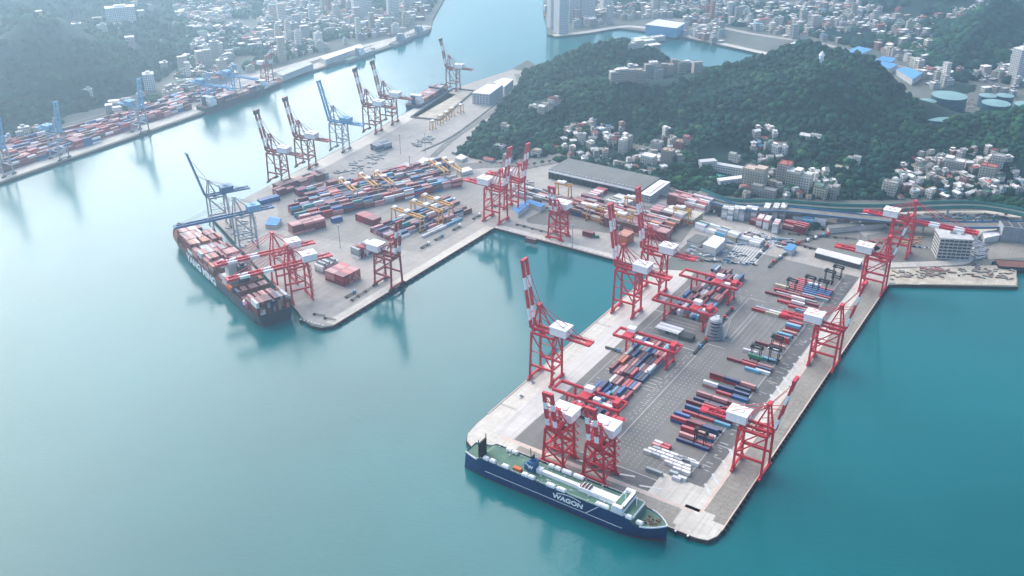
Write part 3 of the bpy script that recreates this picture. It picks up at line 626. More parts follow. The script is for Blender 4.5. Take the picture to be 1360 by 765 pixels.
sts('Q', W(119, -487), YQ, 'red crane lowered over the container ship, farther of the two', .92, group=G3)
sts('Q', W(104, -453), YQ, 'red crane with banded boom lowered over the container ship stern, nearer of the two', .95, group=G3)
for p, key, lb in (((6, 232), 'E', 'pale blue crane at the left picture edge on the opposite shore'), ((80, 210), 'E', 'blue crane with upright boom, second from the left on the opposite shore'), ((187, 175), 'E', 'blue crane with upright boom alone in the middle of the opposite shore'),
                   ((278, 140), 'ED', 'light blue crane with lowered boom, left one over the moored ship'), ((312, 128), 'ED', 'light blue crane with lowered boom, right one over the moored ship')):
    sts(key, G(*p), EQ, lb, .85 if key == 'E' else .8, group=G4)
sts('L', G(356, 112), EQ, 'dull red crane at the right end of the opposite container quay', .75, group=G4)
# ================================================================ YARD GANTRIES
def rmg(a, label, tx):
    t = thing('rail_gantry', label, 'gantry crane', (*W(a, -137.3), .15), FR, 'wide red rail gantries over the left stacks'); Hh = 17
    for y in (-6.8, 6.8):
        mb = MB(); mb.beam((-28, y, Hh), (28, y, Hh), 1.5, 2.2); obj('girder', mb, t, mats=M['red'])
        for x in (-15.5, 21.5): mb = MB(); mb.beam((x, y * 1.0, 1.6), (x, y * .94, Hh - 1), 1.4, 1.2); mb.box(x, y, .9, 1.5, 4.2, 1.5); obj('leg', mb, t, mats=M['red'])
    for x in (-28, 28): mb = MB(); mb.beam((x, -6.8, Hh), (x, 6.8, Hh), 1.2, 1.6); obj('end_beam', mb, t, mats=M['red'])
    for x in (-15.5, 21.5): mb = MB(); mb.beam((x, -7, 2.4), (x, 7, 2.4), 1.1, 1.4); mb.beam((x, -6.8, 3), (x, 6, Hh - 2), .5); obj('sill_beam', mb, t, mats=M['red'])
    mb = MB(); mb.b2(tx - 4, tx + 4, -7.5, 7.5, Hh + 1.2, Hh + 2); mb.b2(tx - 3.4, tx + 3.4, 1, 6.5, Hh + 2, Hh + 5.4, 1); mb.b2(tx + 7, tx + 12, -4, 0, Hh - 1.5, Hh + 1.8, 1); mb.b2(tx + 14, tx + 22, -3, .5, Hh - 4, Hh - 1.4, 1); obj('trolley', mb, t, mats=[M['red'], M['white']])
    mb = MB(); mb.b2(21, 25.5, -4, 4, Hh + 1.2, Hh + 4.4); obj('machine_house', mb, t, mats=M['red'])
rmg(85, 'red yard gantry nearest the two cranes of the blue ship', -2); rmg(183, 'red yard gantry over the middle left stacks, left of the round tower road', -16)
rmg(257, 'red yard gantry beside the grey canopy shed', 11); rmg(315, 'red yard gantry over the stacks behind the round tower', 8)
def rtg(p, azd, label, span=22, sc=1, group='yellow yard gantries'):
    t = thing('tyre_gantry', label, 'gantry crane', (*G(*p), .15), rz_az(azd), group); t.scale = (sc,) * 3; Hh = 19; hs = span / 2; Y = M['yellow']
    for y in (-4.5, 4.5):
        mb = MB(); mb.beam((-hs - 2, y * .6, Hh), (hs + 2, y * .6, Hh), 1.5, 2.0); obj('girder', mb, t, mats=Y)
    for x in (-hs, hs):
        for y in (-4.5, 4.5):
            mb = MB(); mb.beam((x, y, 2), (x, y * .6, Hh), 1.2, 1.2); obj('leg', mb, t, mats=Y)
            mb = MB(); mb.cyl(x - .01, y, .1, 1.8, 1.0, 8); obj('wheel', mb, t, mats=M['rubber'])
        mb = MB(); mb.beam((x, -5.5, 2.2), (x, 5.5, 2.2), 1, 1.2); obj('sill_beam', mb, t, mats=Y)
    mb = MB(); mb.b2(-3, 3, -3.6, 3.6, Hh + 1, Hh + 3.4, 1); mb.b2(2, 4, 1, 3, Hh - 3.2, Hh + 1.2); obj('trolley', mb, t, mats=[Y, M['white']]); mb = MB(); mb.b2(-hs + 1, -hs + 6, -2.4, 2.4, Hh + 1, Hh + 3); obj('machine_house', mb, t, mats=M['white'])
for p, azd, lb in (((463, 263), 149, 'yellow yard gantry, leftmost over the large container field'), ((490, 256), 149, 'yellow yard gantry, second from left over the large container field'), ((511, 253), 149, 'yellow yard gantry, third from left over the large container field'),
                   ((583, 237), 152, 'yellow yard gantry, left of the pair at the right end of the large container field'), ((600, 235), 152, 'yellow yard gantry, right of the pair at the right end of the large container field'), ((542, 301), 129, 'orange yellow gantry, leftmost over the field behind the lone red crane'), ((567, 292), 131, 'orange yellow gantry, middle over the field behind the lone red crane'),
                   ((581, 284), 132, 'orange yellow gantry, rightmost over the field behind the lone red crane'), ((748, 262), 123, 'yellow gantry at the left end of the long warehouse'), ((790, 294), 123, 'yellow gantry over the left of the stacks behind the basin'),
                   ((828, 305), 123, 'orange gantry over the stacks just behind the paired red cranes'), ((905, 296), 123, 'orange gantry beside the beige containers'), ((840, 282), 123, 'orange gantry under the front wall of the warehouse')): rtg(p, azd, lb, 50 if p[0] < 640 else 20, .86)
def straddle(p, azd, label, load=False):
    t = thing('straddle_carrier', label, 'straddle carrier', (*G(*p), .2), rz_az(azd), 'black straddle carriers'); Hh = 12.5
    for x in (-3.6, 3.6):
        for y in (-2.2, 2.2): mb = MB(); mb.beam((x, y, 1.2), (x, y, Hh), .6); mb.cyl(x, y, .05, 1.4, .7, 8); obj('leg', mb, t, mats=M['black'])
    mb = MB()
    for y in (-2.2, 2.2): mb.beam((-5, y, Hh), (5, y, Hh), .8, 1.1); mb.beam((-4.8, y, 1.7), (4.8, y, 1.7), .8, .8)
    for x in (-3.6, 3.6): mb.beam((x, -2.2, Hh), (x, 2.2, Hh), .7, 1)
    mb.b2(-4.4, -1.6, -1.8, 1.8, Hh + .5, Hh + 1.8); obj('top_frame', mb, t, mats=M['black'])
    mb = MB(); mb.b2(3.6, 5.4, .4, 2.2, Hh - 2.4, Hh - .6); obj('cab', mb, t, mats=M['glass'])
for p, lb in (((1074, 384), 'black straddle carrier standing over the left of the rear blue containers'), ((1091, 389), 'black straddle carrier at the right of the rear blue containers'), ((1100, 376), 'black straddle carrier, left of the two parked by the road'), ((1111, 370), 'black straddle carrier, right of the two parked by the road'),
              ((1050, 388), 'black straddle carrier at the left of the rear red stacks'), ((1003, 478), 'black straddle carrier carrying a green container'), ((1030, 465), 'black straddle carrier between the red containers of the middle rows'), ((929, 592), 'black straddle carrier above the small white containers'), ((1027, 481), 'black straddle carrier over the white container beside the green one')): straddle(p, 123, lb)
# ================================================================ CONTAINERS
PAL = {'dark red': (.20, .014, .025), 'bright red': (.46, .02, .035), 'faded pink': (.55, .22, .21), 'brown': (.17, .055, .045), 'orange': (.55, .15, .06), 'navy blue': (.008, .028, .11), 'blue': (.012, .10, .30), 'light blue': (.11, .36, .52), 'teal': (.06, .27, .25), 'grey': (.33, .35, .36), 'white': (.74, .70, .68), 'beige': (.50, .42, .30), 'green': (.02, .22, .12), 'black': (.03, .035, .045)}
MIX = ['dark red'] * 5 + ['bright red'] * 5 + ['faded pink'] * 4 + ['brown'] * 2 + ['orange'] + ['navy blue'] * 4 + ['blue'] * 4 + ['light blue'] * 2 + ['grey'] * 2 + ['white'] * 3 + ['teal', 'black']
REDM = ['dark red'] * 5 + ['bright red'] * 6 + ['faded pink'] * 4 + ['brown'] * 2 + ['navy blue'] * 2 + ['blue', 'white', 'orange']
rc = random.Random(11)
def cmesh(L):
    mb = MB(); h = 2.6; w_ = 2.44
    mb.b2(-L / 2, L / 2, -w_ / 2 + .06, w_ / 2 - .06, .12, h - .03)
    n = int(L / .9)
    for i in range(n):                      # corrugation on the sides and the roof
        x = -L / 2 + (i + .5) * L / n
        for y in (-1, 1): mb.b2(x - .16, x + .16, y * (w_ / 2 - .03) - .03, y * (w_ / 2 - .03) + .03, .25, h - .2)
        mb.b2(x - .16, x + .16, -w_ / 2 + .25, w_ / 2 - .25, h - .03, h)
    for x in (-L / 2, L / 2):
        for y in (-w_ / 2, w_ / 2): mb.box(x * .996, y * .96, h / 2, .18, .18, h)
    for y in (-w_ / 2, w_ / 2): mb.box(0, y * .97, h - .08, L, .12, .16); mb.box(0, y * .97, .1, L, .12, .18)
    for y in (-.5, -.2, .2, .5): mb.box(L / 2 + .02, y, h / 2, .05, .05, h - .4)
    return mb.mesh('container', M['paint'])
CM = {12.2: cmesh(12.2), 6.1: cmesh(6.1)}
STK = []      # dicts: x, y, z, az, L, color, zone, row, col, tiers
def stack(x, y, azd, L, n, pal, zone=None, row=0, col=0, z=.15):
    for k in range(n): STK.append(dict(x=x, y=y, z=z + 2.62 * k, az=azd, L=L, c=rc.choice(pal), zone=zone, row=row, col=col, top=k == n - 1, k=k))
# left strip: boxes lie along the pier
def lblock(a0, ncol, rows, zone, tiers, pal, gap=.0, b0=-150.3, skip=()):
    for i in range(ncol):
        run = rc.choice(pal)
        for r in range(rows):
            if (i, r) in skip or rc.random() < gap: continue
            if rc.random() < .55: run = rc.choice(pal)
            n = rc.choice(tiers); stack(*W(a0 + i * 12.9 + 6.1, b0 + r * 3.02), 33, 12.2, n, [run, rc.choice(pal)], zone, i + 1, r + 1)
lblock(78, 4, 10, 'front left stacks', [1, 1, 2, 2], MIX, .1)
lblock(131, 1, 10, 'front left stacks', [1, 1], MIX, .3)
for k in STK: 
    if k['zone'] == 'front left stacks' and k['row'] == 1 and k['x'] and AB(k['x'], k['y'])[0] > 130: k['row'] = 5
lblock(146, 5, 10, 'middle left stacks', [1, 1, 2, 2, 2], MIX, .06, -150.8)
lblock(264, 8, 10, 'rear left stacks', [1, 2, 2, 3], MIX, .06, -151.3)
# right yard: boxes lie across the pier; one row = up to three slots
rows = [(69.5, 0)]  # (a, kind)
def rrow(a, b0, n, tiers, zone, row, pal=MIX, L=12.2, first=1, cols=None):
    for i in range(n): stack(*W(a, b0 + i * (L + .55) + L / 2), 123, L, rc.choice(tiers), [cols[i]] if cols else pal, zone, row, first + i)
NR = 0; zf = 'near right yard'
spec = [(92, -68, 2, [1]), (96, -68, 2, [1, 2]), (104, -70, 2, [2]), (108, -70, 2, [1, 2]), (113, -70, 2, [2]), (112, -82, 1, [2]), (118, -82, 3, [1, 2]), (127, -79, 3, [1]), (131, -79, 3, [2]), (138, -81, 3, [2]), (142, -81, 3, [1, 2]), (148, -79, 3, [1, 2]), (153, -79, 3, [2]), (157, -79, 3, [1]), (166, -68, 2, [1, 2]), (170, -81, 3, [2]), (180, -58, 1, [1]), (184, -81, 3, [2]), (188, -56, 1, [1])]
for a, b0, n, t in spec: NR += 1; rrow(a, b0, n, t, zf, NR, ['dark red'] * 3 + ['bright red'] * 4 + ['navy blue'] * 4 + ['blue'] * 3 + ['faded pink'] * 2 + ['light blue', 'white'])
zm = 'middle right yard'; NR = 0
for a, b0, n, t in [(211, -62, 1, [1]), (213, -54, 1, [1]), (218, -80, 3, [1]), (222, -68, 2, [1]), (234, -57, 1, [1]), (238, -74, 1, [1]), (250, -57, 1, [1]), (256, -70, 1, [1]), (260, -58, 1, [1]), (270, -58, 1, [1, 2]), (276, -58, 1, [2]), (281, -58, 1, [1]), (287, -57, 1, [1]), (295, -57, 1, [1, 2])]:
    NR += 1; rrow(a, b0, n, t, zm, NR, ['dark red', 'bright red', 'bright red', 'faded pink', 'navy blue', 'light blue', 'white'])
zr = 'rear right yard'; NR = 0
for a, b0, n, t, pl in [(301, -58, 1, [1], 0), (306, -58, 1, [1], 0), (311, -94, 4, [1], 1), (315, -92, 3, [1], 1), (330, -60, 1, [1], 2), (334, -68, 2, [1], 2), (339, -80, 3, [1, 2], 0), (349, -95, 2, [1], 0), (348, -70, 2, [1, 2], 0), (353, -86, 3, [1, 2], 1), (359, -90, 3, [1], 0), (363, -91, 4, [1, 2], 1), (368, -78, 3, [1], 2), (372, -80, 3, [1], 2), (376, -80, 3, [1], 2), (380, -80, 3, [1], 2), (384, -80, 3, [1], 2), (388, -80, 2, [1], 0), (392, -78, 1, [1], 0)]:
    NR += 1; pal = [['dark red', 'bright red', 'bright red', 'faded pink', 'white', 'grey'], ['white', 'beige', 'faded pink', 'grey', 'bright red'], ['bright red', 'blue', 'blue', 'light blue', 'faded pink']][pl]
    if pl == 2 and n == 3: rrow(a, b0, 3, [1], zr, NR, cols=['bright red', 'blue' , rc.choice(['bright red', 'blue'])])
    else: rrow(a, b0, n, t, zr, NR, pal)
stack(*G(1003, 480), 123, 12.2, 1, ['green'], None, z=3.5); STK[-1]['lab'] = 'green container held under a black straddle carrier'
zw = 'small white container rows'; NR = 0
for a, b0, n in [(80, -80, 2), (76.5, -80, 2), (73, -78, 5), (69.5, -80, 4), (66, -82, 5), (72, -55, 2), (62.5, -64, 3), (66, -52, 1), (59, -56, 2), (54, -56, 1), (52, -49, 1), (49.5, -52, 1)]:
    NR += 1; rrow(a, b0, n, [1], zw, NR, ['white', 'white', 'grey', 'white'] if NR > 2 else ['bright red', 'white', 'faded pink'], 6.1)
stack(*G(869, 628), 123, 12.2, 1, ['grey'], None); STK[-1]['lab'] = 'long grey container alone beside the small white ones'
# far fields (pixel corner, end of the box axis, width point)
def field(p0, p1, p2, pal, tiers, gap=.05, rowgap=.35, L=12.2, zmax=None, same=0, z=.15):
    A0, A1, A2 = (Vector((*G(*p), 0)) for p in (p0, p1, p2)); u = A1 - A0; n = max(1, round(u.length / (L + .4))); ud = u.normalized(); vd = Vector((-ud.y, ud.x, 0)); 
    if vd.dot(A2 - A0) < 0: vd = -vd
    m = max(1, round(abs((A2 - A0).dot(vd)) / (2.44 + rowgap))); azd = math.degrees(math.atan2(ud.x, ud.y)); cur = rc.choice(pal)
    for i in range(n):
        for j in range(m):
            if rc.random() < gap: continue
            if rc.random() > same: cur = rc.choice(pal)
            p = A0 + ud * ((i + .5) * (L + .4)) + vd * ((j + .5) * (2.44 + rowgap)); stack(p.x, p.y, azd, L, rc.choice(tiers), [cur, cur, rc.choice(pal), rc.choice(pal)], z=z)
FAR_M = ['dark red'] * 3 + ['brown'] * 3 + ['faded pink'] * 4 + ['bright red'] * 2 + ['navy blue'] * 3 + ['blue'] * 4 + ['light blue', 'teal', 'grey', 'white', 'white']
field((400, 297), (612, 248), (376, 283), FAR_M, [2, 3, 3, 4], .1, .5, same=.2)
field((405, 280), (600, 236), (392, 268), FAR_M, [1, 2, 3], .2, .5, same=.2)
field((440, 262), (600, 222), (430, 252), FAR_M, [1, 2, 2, 3], .3, .5, same=.5)
field((520, 322), (628, 282), (498, 306), FAR_M, [1, 2, 2, 3], .12, .4, same=.3)
field((531, 300), (612, 268), (521, 292), ['white', 'faded pink', 'dark red', 'beige', 'brown'], [1, 2], .25, .5, same=.4)
field((562, 317), (620, 290), (558, 313), ['white', 'white', 'light blue'], [1], .3, 1.5)
field((390, 313), (436, 301), (384, 307), ['faded pink', 'faded pink', 'dark red'], [4], 0, .2, same=.7)
field((472, 293), (484, 288), (492, 303), ['bright red', 'dark red'], [3], 0, .1, same=.8)
field((466, 340), (480, 346), (488, 330), ['dark red', 'faded pink', 'blue', 'white', 'grey'], [4], 0, .1, same=.5)
field((432, 372), (456, 381), (452, 360), ['dark red', 'faded pink', 'bright red'], [4], 0, .1, same=.7)
field((418, 360), (432, 366), (440, 350), ['white', 'faded pink', 'grey'], [3, 4], 0, .1)
field((346, 273), (372, 266), (342, 270), ['navy blue', 'blue'], [2], 0); field((370, 262), (398, 252), (366, 257), ['faded pink', 'dark red'], [2, 3], 0); field((398, 262), (412, 258), (394, 258), ['navy blue', 'bright red'], [3], 0)
field((372, 256), (398, 247), (366, 250), ['dark red', 'brown'], [3], .1); field((400, 250), (428, 240), (394, 243), ['brown', 'faded pink'], [3], .1); field((425, 240), (440, 236), (420, 234), ['brown', 'grey'], [3], .1)
field((437, 251), (450, 248), (434, 248), ['dark red'], [3], 0); field((500, 202), (518, 197), (496, 197), ['navy blue', 'grey'], [3], 0)
field((520, 240), (590, 222), (512, 232), FAR_M, [1, 2, 3], .25, .5, same=.3); field((412, 262), (440, 254), (408, 256), FAR_M, [2, 3], .2, .4); field((500, 268), (530, 262), (505, 264), ['dark red', 'teal', 'grey'], [1], .4, 1.2); field((420, 346), (434, 351), (428, 340), ['faded pink', 'white'], [2], .1, .3)
field((442, 297), (460, 292), (440, 294), ['dark red', 'blue'], [2], 0)
field((745, 282), (878, 318), (764, 262), ['dark red'] * 5 + ['brown'] * 3 + ['navy blue'] * 2 + ['faded pink', 'white', 'orange', 'bright red', 'beige'], [2, 3, 3], .12, .3, same=.5)
field((800, 300), (880, 322), (808, 294), ['dark red', 'faded pink', 'brown'], [4], .05, .3, same=.5)
field((818, 323), (832, 327), (828, 316), ['orange'], [4], 0, .1); field((862, 286), (905, 297), (868, 276), ['dark red', 'brown', 'faded pink', 'navy blue'], [3], .05, .3, same=.5)
field((885, 272), (906, 278), (892, 262), ['dark red', 'brown', 'faded pink'], [4, 5], 0, .1, same=.8); field((908, 279), (934, 286), (914, 268), ['white', 'white', 'faded pink'], [4, 5], 0, .1, same=.8)
field((880, 290), (900, 296), (885, 281), ['white', 'beige', 'grey'], [4], 0, .1); field((906, 298), (926, 303), (912, 286), ['beige', 'beige', 'orange'], [3], 0, .1, same=.6)
field((922, 305), (975, 322), (926, 299), ['white', 'white', 'beige', 'light blue'], [2, 3], .05, .3); field((978, 322), (1002, 328), (982, 316), ['white', 'grey', 'light blue'], [2], .1, .3)
for x in (957, 972, 988): field((x, 291), (x + 12, 293), (x + 1, 286), ['white', 'white', 'grey'], [5], 0, .05, 6.1)
for x in (1012, 1024, 1034): field((x, 290), (x + 10, 291.5), (x + 1, 283), ['white', 'white', 'beige'], [5], 0, .05, 6.1)
for x, y in ((1003, 302), (1012, 304), (1024, 309)): field((x, y), (x + 11, y + 2), (x + 2, y - 7), ['white', 'white', 'faded pink'], [4], 0, .05, 6.1)
field((1038, 304), (1062, 310), (1042, 296), ['faded pink', 'dark red', 'bright red'], [2, 3], .1, .2); field((1052, 293), (1064, 295), (1054, 288), ['white'], [2], 0, .1); field((1064, 298), (1095, 302), (1068, 290), ['white', 'white', 'light blue'], [2, 3], .1, .2)
field((995, 298), (1010, 301), (998, 294), ['dark red'], [2], 0, .1); field((1110, 300), (1128, 303), (1114, 294), ['faded pink', 'grey', 'brown'], [1, 2], .2, .6)
field((684, 262), (726, 274), (692, 252), ['dark red', 'brown', 'white', 'faded pink', 'grey'], [2, 3], .12, .3, same=.3); field((727, 275), (748, 281), (735, 262), ['dark red', 'brown'], [2], .15, .3)
field((780, 262), (796, 266), (790, 252), ['white', 'faded pink', 'bright red'], [2], .2, .4); field((802, 275), (822, 281), (812, 262), ['white', 'beige', 'grey'], [3], .1, .2)
field((773, 313), (781, 315), (776, 310), ['dark red'], [2], 0, .2); field((780, 314), (791, 316), (781, 312), ['green'], [1], 0, .2); field((697, 322), (706, 324), (699, 320), ['brown'], [2], 0, .2)
for x0, y0, x1, y1 in ((4, 224, 60, 205), (14, 208, 60, 196), (10, 198, 70, 182), (64, 203, 130, 184), (64, 194, 130, 176), (90, 180, 140, 168), (130, 180, 180, 165), (130, 170, 190, 152), (190, 160, 255, 139), (195, 148, 262, 128), (262, 130, 300, 120)):
    field((x0, y0 + 6), (x1, y1 + 6), (x0 - 2, y0 - 3), ['dark red', 'dark red', 'bright red', 'faded pink', 'brown', 'blue', 'white'], [2, 3, 4], .12, .5, same=.5)
# pick the 300 nearest exposed boxes of the near pier as individuals
tops = [s for s in STK if s['zone'] and s['top'] or 'lab' in s]
tops.sort(key=lambda s: s['x'] ** 2 + s['y'] ** 2); indiv = tops[:300]; ids = set(id(s) for s in indiv)
rowcount = {}
for s in indiv:
    if s['zone']: rowcount.setdefault((s['zone'], s['row']), []).append(s)
for (zn, rw), l in rowcount.items():
    l.sort(key=lambda s: s['col'])
    for i, s in enumerate(l):
        pos = 'lone' if len(l) == 1 else 'left end' if i == 0 else 'right end' if i == len(l) - 1 else ordn(i + 1) + ' from left'
        s['lab'] = f"{'short ' if s['L'] < 7 else ''}{s['c']} container, {pos} of {ordn(rw)} row back, {zn}"
for s in indiv:
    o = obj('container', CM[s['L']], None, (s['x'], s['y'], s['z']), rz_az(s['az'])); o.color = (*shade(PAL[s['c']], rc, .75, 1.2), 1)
    tag(o, s['lab'], 'container', 'containers standing on the near pier')
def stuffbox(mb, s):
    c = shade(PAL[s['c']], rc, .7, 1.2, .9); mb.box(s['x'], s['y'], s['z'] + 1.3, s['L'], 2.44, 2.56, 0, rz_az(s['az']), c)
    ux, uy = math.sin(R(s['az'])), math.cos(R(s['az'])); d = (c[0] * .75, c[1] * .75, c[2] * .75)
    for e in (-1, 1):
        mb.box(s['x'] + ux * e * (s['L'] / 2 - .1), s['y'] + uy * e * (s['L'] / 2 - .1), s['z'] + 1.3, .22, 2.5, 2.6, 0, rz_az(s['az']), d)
SHIPC = []
# ================================================================ SHIPS
def hull(L, B, zd, zk, bow=.16, stern=.06, raise_bow=0, n=40, full=.75, flare=.82):
    """lofted hull: x from stern 0 to bow L; returns deck outline and mesh data"""
    mb = MB(); secs = []
    for i in range(n + 1):
        t = i / n; x = L * t
        if t > 1 - bow: s_ = (t - 1 + bow) / bow; wd = (1 - s_ ** 2.6)
        elif t < stern: wd = full + (1 - full) * math.sin(t / stern * math.pi / 2)
        else: wd = 1
        wt = max(0, 1 - max(0, (t - 1 + bow * 1.35) / (bow * 1.3)) ** 1.6) * (1 if t > stern else .8 + .2 * t / stern)
        zt = zd + raise_bow * max(0, (t - 1 + bow * 1.2) / (bow * 1.2)) ** 1.3
        secs.append([(x, B / 2 * wd, zt), (x, B / 2 * (wd * .6 + wt * .4), zt * .45 + zk * .55), (x, B / 2 * wt * .97, zk + 1.0), (x, B / 2 * wt * .93, zk), (x, B / 2 * wt * .93, zk - 3)])
    k = len(secs[0]); vs = []
    for s_ in secs: vs += s_ + [(x, -y, z) for x, y, z in s_]
    for i in range(n):
        a, b_ = i * 2 * k, (i + 1) * 2 * k
        for j in range(k - 1):
            mi = 0 if j < 2 else 1
            mb.f.append((a + j, a + j + 1, b_ + j + 1, b_ + j)); mb.m.append(mi); mb.c.append(None)
            mb.f.append((a + k + j, b_ + k + j, b_ + k + j + 1, a + k + j + 1)); mb.m.append(mi); mb.c.append(None)
    for j in range(k - 1): mb.f.append((j, k + j, k + j + 1, j + 1)); mb.m.append(0); mb.c.append(None)
    mb.v = vs; return mb, secs
def decksheet(secs, z_off=-.9, ins=.5):
    mb = MB(); L_ = [(s[0][0], max(0, s[0][1] - ins), s[0][2] + z_off) for s in secs]; n = len(L_)
    mb.v = L_ + [(x, -y, z) for x, y, z in L_]; mb.f = [(i, n + i, n + i + 1, i + 1) for i in range(n - 1)]; mb.m = [0] * (n - 1); mb.c = [None] * (n - 1); return mb
def bulwark(secs, t0=0, t1=1, h=1.1):
    mb = MB(); n = len(secs)
    for sg in (-1, 1):
        for i in range(n - 1):
            if t0 <= i / n <= t1: a, b_ = secs[i][0], secs[i + 1][0]; mb.beam((a[0], sg * a[1], a[2] + h / 2 - .4), (b_[0], sg * b_[1], b_[2] + h / 2 - .4), .35, h)
    return mb
def text3d(name, txt, size, parent, m, loc, rot, shear=0, ext=.06, sx=1):
    cu = bpy.data.curves.new('t', 'FONT'); cu.body = txt; cu.size = size; cu.extrude = ext; cu.shear = shear; cu.offset = .045 * size; cu.align_x = 'CENTER'; cu.resolution_u = 3
    to = bpy.data.objects.new('t', cu); C.objects.link(to); dg = bpy.context.evaluated_depsgraph_get(); me = bpy.data.meshes.new_from_object(to.evaluated_get(dg)); bpy.data.objects.remove(to)
    me.materials.clear(); me.materials.append(m); o = obj(name, me, parent, loc); o.rotation_euler = rot; o.scale = (sx, 1, 1); return o
# --- blue roll-on ship alongside the front quay: stern left, bow right
LS = 151
ship = thing('cargo_ship', 'dark blue vehicle carrier with green deck moored along the front of the near pier', 'ship', (*W(-7.0, -181), -3), FR)
hb, secs = hull(LS, 20.4, 15.5, 0, bow=.15, raise_bow=0, full=.62, stern=.12)
for i, s_ in enumerate(secs):
    pass
# forecastle sits lower than the car deck
def lower(mb, secs):
    k = 5
    for i, s_ in enumerate(secs):
        x = s_[0][0]; dz = 0
        if x > 132: dz = -3.6 + (x - 132) * .04
        if x < 13: dz = -2.6
        if dz:
            for off in (0, k):
                j = i * 2 * k + off; v = mb.v[j]; mb.v[j] = (v[0], v[1], v[2] + dz); v = mb.v[j + 1]; mb.v[j + 1] = (v[0], v[1], v[2] + dz * .4)
            s_[0] = (s_[0][0], s_[0][1], s_[0][2] + dz)
lower(hb, secs); obj('hull', hb, ship, mats=[M['hullblue'], M['hullred']])
obj('deck', decksheet(secs, -.6), ship, mats=M['grn']); obj('bulwark', bulwark(secs, .87, 1), ship, mats=M['white']); obj('bulwark', bulwark(secs, 0, .06), ship, mats=M['white'])
mb = MB()
for i in range(5, 33):
    a, b_ = secs[i], secs[i + 1]
    for sg in (-1,): mb.beam((a[2][0], sg * (a[1][1] + .12), 6.6 - .02 * i), (b_[2][0], sg * (b_[1][1] + .12), 6.6 - .02 * (i + 1)), .12, .35)
mb.beam((98, -10.35, 6.2), (107, -10.4, 15.2), .12, .4); obj('hull_line', mb, ship, mats=M['white'])
t_ = text3d('lettering', 'WAGON', 5.0, ship, M['white'], (84.5, -10.43, 8.4), (R(90), 0, 0), .12, .05, 1.12)
mb = MB()
for i in range(16):
    x0 = 76 + i * 1.15; f_ = lambda x: 12.2 + 2.3 * (1 - ((x - 86) / 11) ** 2)
    mb.beam((x0, -10.4, f_(x0)), (x0 + 1.15, -10.4, f_(x0 + 1.15)), .1, .6)
obj('emblem_arc', mb, ship, mats=M['white'])
text3d('lettering', 'W', 3.4, ship, M['white'], (51.5, -3.82, 18.2), (R(90), 0, 0), 0, .05, 1.2)
ZD = 14.9
mb = MB(); mb.b2(49, 54, -3.6, 3.6, ZD, ZD + 8); mb.b2(50, 53, -2, 2, ZD + 8, ZD + 9); mb.b2(46, 49, -2.5, 2.5, ZD, ZD + 4); obj('funnel', mb, ship, mats=M['navy'])
mb = MB()
for y in (-1.4, 0, 1.2): mb.cyl(51.5, y, ZD + 8.5, ZD + 12, .5, 8)
mb.beam((49.8, 0, ZD + 8), (49.4, 0, ZD + 17), .35); obj('exhaust_pipe', mb, ship, mats=M['black'])
mb = MB(); mb.b2(13, 14.2, -9, -1, ZD - 2, ZD + 12); mb.b2(12.6, 13, -8.6, -1.6, ZD - 1, ZD + 11)
for k in range(6): mb.b2(14.2, 14.6, -9, -1, ZD + k * 2.1, ZD + k * 2.1 + .35)
mb.beam((13.5, -9.4, ZD - 3), (13.5, -9.4, ZD + 15), .5); mb.beam((13.5, -.6, ZD - 3), (13.5, -.6, ZD + 15), .5); obj('stern_ramp', mb, ship, mats=[M['black']])
mb = MB(); mb.b2(56, 88, -1.5, 1.1, ZD, ZD + 2.8); mb.b2(55, 59, -2, 2, ZD, ZD + 3.4); obj('vent_trunk', mb, ship, mats=M['white'])
mb = MB(); mb.b2(88, 116, -2.8, 3.2, ZD, ZD + 3.2); mb.b2(88.5, 96, -1.6, 2.8, ZD + 3.2, ZD + 3.9, 1); mb.b2(99, 115.4, -1.8, 2.2, ZD + 3.2, ZD + 3.5)
for x in (90, 92.4, 94.8): mb.b2(x - .2, x + .2, -2.6, 3, ZD + 4, ZD + 4.5)
obj('deck_house', mb, ship, mats=[M['white'], M['rust']])
mb = MB(); mb.b2(116, 124, -9.6, 9.9, ZD, ZD + 4.5); mb.b2(117, 123.5, -10.6, -8, ZD + 4.5, ZD + 6.6); mb.b2(117, 123.5, 8, 10.6, ZD + 4.5, ZD + 6.6); mb.b2(122, 124.2, -8, 8, ZD + 4.5, ZD + 7)
mb.b2(124.2, 124.35, -9, 9, ZD + 5.2, ZD + 6.4, 1); mb.b2(116.5, 122, -7.8, 7.8, ZD + 4.5, ZD + 4.65, 2); mb.b2(124, 131, -8.6, 8.6, ZD, ZD + 2.2); mb.b2(124.4, 130.6, -8.2, 8.2, ZD + 2.2, ZD + 2.35, 2)
for y in (-3, 0, 3): mb.b2(104, 116, y + 3.4 if y == 0 else y - .2, y + 3.9 if y == 0 else y + .2, ZD, ZD + .9)
obj('bridge', mb, ship, mats=[M['white'], M['glass'], M['grn']])
mb = MB(); mb.beam((121, 0, ZD + 6), (121, 0, ZD + 14), .5); mb.beam((121, -3, ZD + 12), (121, 3, ZD + 12), .3); mb.beam((128, 2, ZD + 2), (128, 2, ZD + 9), .5); obj('mast', mb, ship, mats=M['white'])
